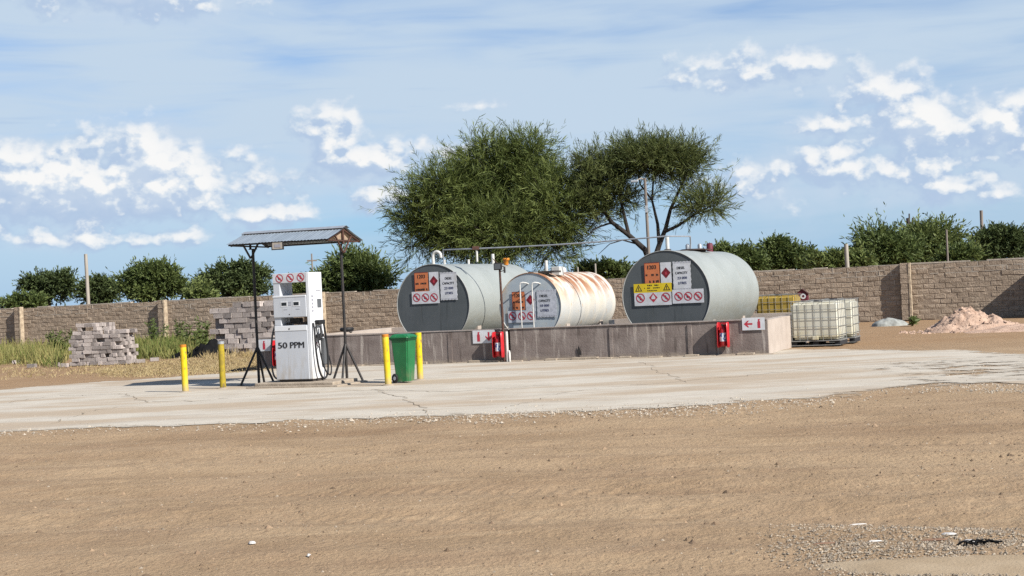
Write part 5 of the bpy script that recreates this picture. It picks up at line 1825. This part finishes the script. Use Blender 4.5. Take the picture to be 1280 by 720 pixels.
def build_trees():
    tree('acacia_tree', 'big dense rounded acacia behind the left tank', [
        (570, 268, 78, 52, 0, 1.1), (640, 232, 72, 58, .6, 1.2), (610, 205, 52, 38, .4), (662, 190, 44, 28, 0), (690, 262, 52, 58, -.4, 1.2), (555, 235, 50, 36, -.6), (620, 290, 84, 40, -1.0, 1.3),
        (520, 262, 36, 30, 0), (528, 300, 32, 24, 0), (690, 310, 46, 24, 0, 1.2), (715, 225, 32, 28, .5, .7), (600, 312, 70, 22, -.6)],
        64, (622, 335), 'leaf_acacia', 8200, 14, .85, .27, .025, .24,
        [([(622, 345), (618, 325), (600, 300), (570, 270)], .22, .05), ([(620, 330), (640, 290), (655, 240), (660, 195)], .2, .04), ([(624, 330), (670, 300), (700, 270)], .16, .04), ([(600, 300), (545, 290), (515, 265)], .1, .03)],
        group='acacias behind the tanks', shell=.42, twigs=1600, outw=.9, upw=.25)
    tree('acacia_tree', 'open-crowned acacia with forked dark trunk above the right tank', [
        (822, 200, 58, 25, 0, 1.2), (860, 203, 32, 20, 0), (790, 190, 34, 18, .3, .7), (758, 218, 40, 28, .4, .8), (735, 204, 26, 20, .2, .7), (775, 245, 38, 22, .3, .6), (852, 230, 28, 14, -.3, .5),
        (872, 258, 30, 18, -.4, .9), (890, 252, 20, 14, -.2, .7), (750, 268, 30, 22, .3, .45), (738, 240, 24, 34, 0, .6), (800, 250, 22, 16, .5, .3)],
        63, (815, 330), 'leaf_acacia_dry', 3300, 13, .72, .25, .024, .2,
        [([(816, 345), (813, 328), (806, 312), (786, 294), (765, 278), (744, 250), (735, 215)], .19, .05), ([(815, 340), (818, 325), (824, 306), (832, 286), (838, 262), (850, 236), (862, 205)], .17, .04),
         ([(824, 306), (822, 280), (815, 250), (818, 205)], .09, .03), ([(830, 290), (848, 282), (868, 268), (892, 256)], .085, .02), ([(786, 294), (780, 268), (772, 235), (786, 190)], .09, .025),
         ([(765, 278), (745, 285), (728, 300)], .05, .015), ([(838, 262), (850, 255), (872, 240)], .05, .015), ([(815, 250), (800, 230), (795, 190)], .05, .015), ([(800, 306), (778, 300), (762, 305), (748, 318)], .04, .01)],
        group='acacias behind the tanks', shell=.6, twigs=1500, outw=.7, upw=.5)
    bt = lambda lb, lob, D, base, leaf, n=900, per=9, name='broadleaf_tree', tw=.38, L=.20, Wd=.075, **k: tree(name, lb, lob, D, base, leaf, int(n * 1.6), per, tw, L * .8, Wd * .8, shell=.42, **k)
    bt('flat-topped dark tree at the far left beyond the wall', [(57, 354, 30, 12), (40, 358, 18, 8), (72, 352, 22, 12), (82, 358, 12, 14), (62, 370, 22, 10)], 80, (62, 385), 'leaf_dark', 1000)
    bt('low rounded shrub left of the flat-topped tree', [(26, 379, 14, 6), (42, 379, 10, 5)], 78, (30, 386), 'leaf_mid', 260, name='shrub', L=.2, Wd=.09, tw=.4)
    bt('small dark tree tops on the horizon at the left edge', [(4, 381, 12, 4), (-14, 379, 14, 6)], 120, (2, 388), 'leaf_dark', 220)
    bt('dark tree standing right of the pale wooden pole', [(122, 358, 24, 13), (138, 364, 18, 14), (108, 362, 12, 12), (126, 372, 26, 8)], 86, (125, 385), 'leaf_dark', 900)
    bt('big rounded mid-green tree left of the canopy, brighter than its neighbours', [(190, 346, 34, 18), (170, 354, 22, 20), (212, 354, 24, 20), (190, 362, 42, 16), (178, 340, 18, 10), (226, 366, 14, 12)], 76, (192, 385), 'leaf_mid', 1500)
    bt('big dark rounded tree behind the left canopy post', [(290, 346, 36, 18), (265, 356, 26, 18), (312, 350, 26, 22), (290, 362, 46, 14), (305, 336, 18, 8), (334, 366, 12, 12)], 78, (290, 385), 'leaf_dark', 1500)
    bt('small pale sapling poking over the wall between two big trees', [(250, 362, 7, 9), (243, 370, 7, 7), (256, 372, 8, 6)], 69.5, (250, 380), 'leaf_light', 130, name='sapling', L=.2, Wd=.09, tw=.35)
    bt('tiny pale sapling over the wall left of the canopy post', [(301, 372, 5, 5), (305, 376, 7, 4)], 68.5, (302, 382), 'leaf_light', 60, name='sapling', L=.16, Wd=.08, tw=.3)
    bt('rounded spiky green tree behind the right canopy post', [(448, 342, 34, 18), (425, 348, 20, 16), (472, 348, 20, 16), (448, 355, 42, 10), (440, 332, 20, 9), (410, 358, 8, 8)], 71, (448, 370), 'leaf_mid', 1300, L=.28, Wd=.07, tw=.7)
    bt('green bush behind the wall seen through the top window of the pump', [(366, 361, 24, 12), (386, 364, 14, 10)], 69, (368, 375), 'leaf_light', 380, name='shrub')
    bt('low green shrub row seen between the rusty tank and the right tank', [(755, 339, 26, 9), (735, 342, 16, 9), (778, 341, 18, 9)], 68, (758, 352), 'leaf_mid', 500, name='shrub')
    bt('rounded green tree just right of the right tank', [(975, 318, 30, 16), (955, 325, 22, 12), (1000, 322, 20, 13), (968, 308, 16, 8), (980, 330, 46, 8)], 72, (978, 345), 'leaf_mid', 1200)
    bt('low green tree partly hidden behind the right tank', [(925, 322, 22, 10), (905, 318, 16, 8), (935, 330, 26, 8)], 68, (922, 345), 'leaf_mid', 600)
    bt('dark distant tree line behind the short pale pole', [(1060, 320, 26, 9), (1035, 324, 22, 9), (1082, 316, 18, 11), (1030, 330, 40, 6)], 95, (1058, 345), 'leaf_dark', 700)
    bt('pale green bush at the foot of the short pale pole', [(1046, 328, 12, 7), (1022, 330, 14, 6), (1075, 328, 16, 7)], 66, (1046, 340), 'leaf_light', 380, name='shrub', L=.2, Wd=.09, tw=.4)
    bt('feathery light green tree left of the distant mast', [(1108, 312, 22, 13), (1092, 316, 14, 13), (1124, 316, 18, 14), (1105, 324, 28, 10), (1097, 304, 9, 8)], 70, (1108, 340), 'leaf_mid', 1100, L=.26, Wd=.07, tw=.75)
    bt('tall light green tree right of the distant mast', [(1160, 308, 24, 12), (1145, 314, 22, 14), (1178, 312, 18, 13), (1160, 322, 40, 12), (1196, 318, 14, 10), (1150, 300, 12, 8), (1174, 298, 10, 8)], 72, (1162, 340), 'leaf_light', 1500, L=.26, Wd=.08, tw=.75)
    bt('low green bush left of the rightmost dark tree', [(1205, 320, 18, 10), (1188, 324, 16, 8)], 68, (1204, 340), 'leaf_mid', 380, name='shrub')
    bt('dark round tree at the right edge beyond the wall', [(1248, 296, 26, 15), (1230, 306, 18, 14), (1268, 304, 20, 18), (1248, 314, 36, 12), (1225, 316, 12, 8)], 74, (1250, 340), 'leaf_dark', 1300)
    bt('green tree running out of the right edge of the picture', [(1295, 308, 22, 18), (1285, 318, 22, 10), (1325, 300, 26, 22)], 76, (1296, 340), 'leaf_mid', 700)


build_trees()


# ------------------------------------------------------------------ weeds and grass
def blades(name, poly, n, hmin, hmax, w, m, label, tint_b=(1.5, 2), soft=6, lean=.35, zoff=-.03, clump=0):
    if clump:
        c = scatter_px(poly, clump, None, soft)
        k = rng.integers(0, clump, n); sp = rng.normal(size=(n, 2)) * .10
        P = c[k]; P[:, 0] += sp[:, 0]; P[:, 1] += sp[:, 1]
        hs = rng.uniform(.6, 1.2, clump)[k]; tb = rng.beta(*tint_b, clump)[k]
    else:
        P = scatter_px(poly, n, None, soft); hs = np.ones(n); tb = rng.beta(*tint_b, n)
    P[:, 2] = zoff
    d = unit(np.stack([rng.normal(0, lean, n), rng.normal(0, lean, n), np.ones(n)], 1))
    V, F, tn = strips(P, d, rng.uniform(hmin, hmax, n) * hs, rng.uniform(.7, 1.3, n) * w, np.clip(tb + rng.normal(0, .1, n), 0, 1), .35)
    return tag(np_mesh(name, V, F, m, False, {'tint': tn}), label, kind='stuff')


blades('green_grass', [(-60, 430), (85, 421), (86, 448), (70, 456), (30, 452), (-60, 458)], 9000, .22, .75, .026, 'grass_green', 'tall green grass at the far left before the wall', (1.6, 1.4), clump=800)
blades('green_grass', [(168, 434), (205, 430), (240, 432), (240, 444), (172, 447)], 3600, .25, .7, .028, 'grass_green', 'green grass between the brick pile and the black sheeting', (1.1, 2.2), clump=300)
blades('green_grass', [(150, 425), (262, 420), (262, 430), (150, 436)], 3000, .3, .8, .03, 'grass_green', 'green weeds along the foot of the wall left of the block stack', (1, 2.4), clump=240)
blades('dry_grass', [(118, 463), (190, 452), (345, 444), (345, 460), (240, 465), (150, 469)], 15000, .03, .10, .014, 'grass_dry', 'short straw-dry grass along the edge of the concrete', (1.5, 1.5), lean=1.1, clump=4200)
blades('dry_grass', [(0, 462), (120, 456), (120, 466), (0, 472)], 1100, .04, .13, .014, 'grass_dry', 'sparse dry grass on the bare soil at the far left', (1.5, 1.5), lean=.7, clump=160)
blades('dry_grass', [(255, 436), (335, 434), (335, 444), (255, 448)], 1500, .1, .3, .02, 'grass_dry', 'dry grass tufts before the block stack', (1.2, 2), lean=.5, clump=160)


def weed(label, px, py, h, n, spread=.28):
    p = G(px, py)
    t = thing('tall_weed', label, 'weed', (p.x, p.y, -.03), 0, 'tall weeds before the wall')
    st = MB(); P = []; Dd = []
    for k in range(n):
        tx, ty = random.gauss(0, spread), random.gauss(0, spread * .6)
        hh = h * random.uniform(.7, 1.05)
        st.tube([(tx * .3, ty * .3, 0), (tx * .7, ty * .7, hh * .5), (tx, ty, hh)], [.012, .009, .005], 5)
        for q in range(26):
            f = random.uniform(.2, 1); P.append((tx * (.3 + .7 * f), ty * (.3 + .7 * f), hh * f)); Dd.append((random.gauss(0, 1), random.gauss(0, 1), random.uniform(.1, .9)))
    st.build('stems', 'grass_green', t)
    P = np.array(P); Dd = unit(np.array(Dd)); m = len(P)
    V, F, tn = strips(P, Dd, rng.uniform(.10, .22, m), rng.uniform(.035, .07, m), np.clip(rng.beta(1.2, 2, m) * .5, 0, 1), .3)
    np_mesh('leaves', V, F, 'leaf_light', False, {'tint': tn}, t)


weed('tall leafy weed beside the left pier', 198, 437, 1.3, 9, .3)
weed('leafy weed against the wall just right of the left pier', 228, 438, 1.25, 8, .22)
weed('leafy weed at the left edge of the block stack', 254, 439, 1.35, 8, .2)
weed('small leafy weed between the two at the block stack', 241, 440, .95, 6, .2)
weed('dark green bush between the far left pier and the brick pile', 76, 446, 1.2, 12, .3)
weed('low leafy weed at the foot of the right pier', 1139, 406.5, .28, 5, .12)
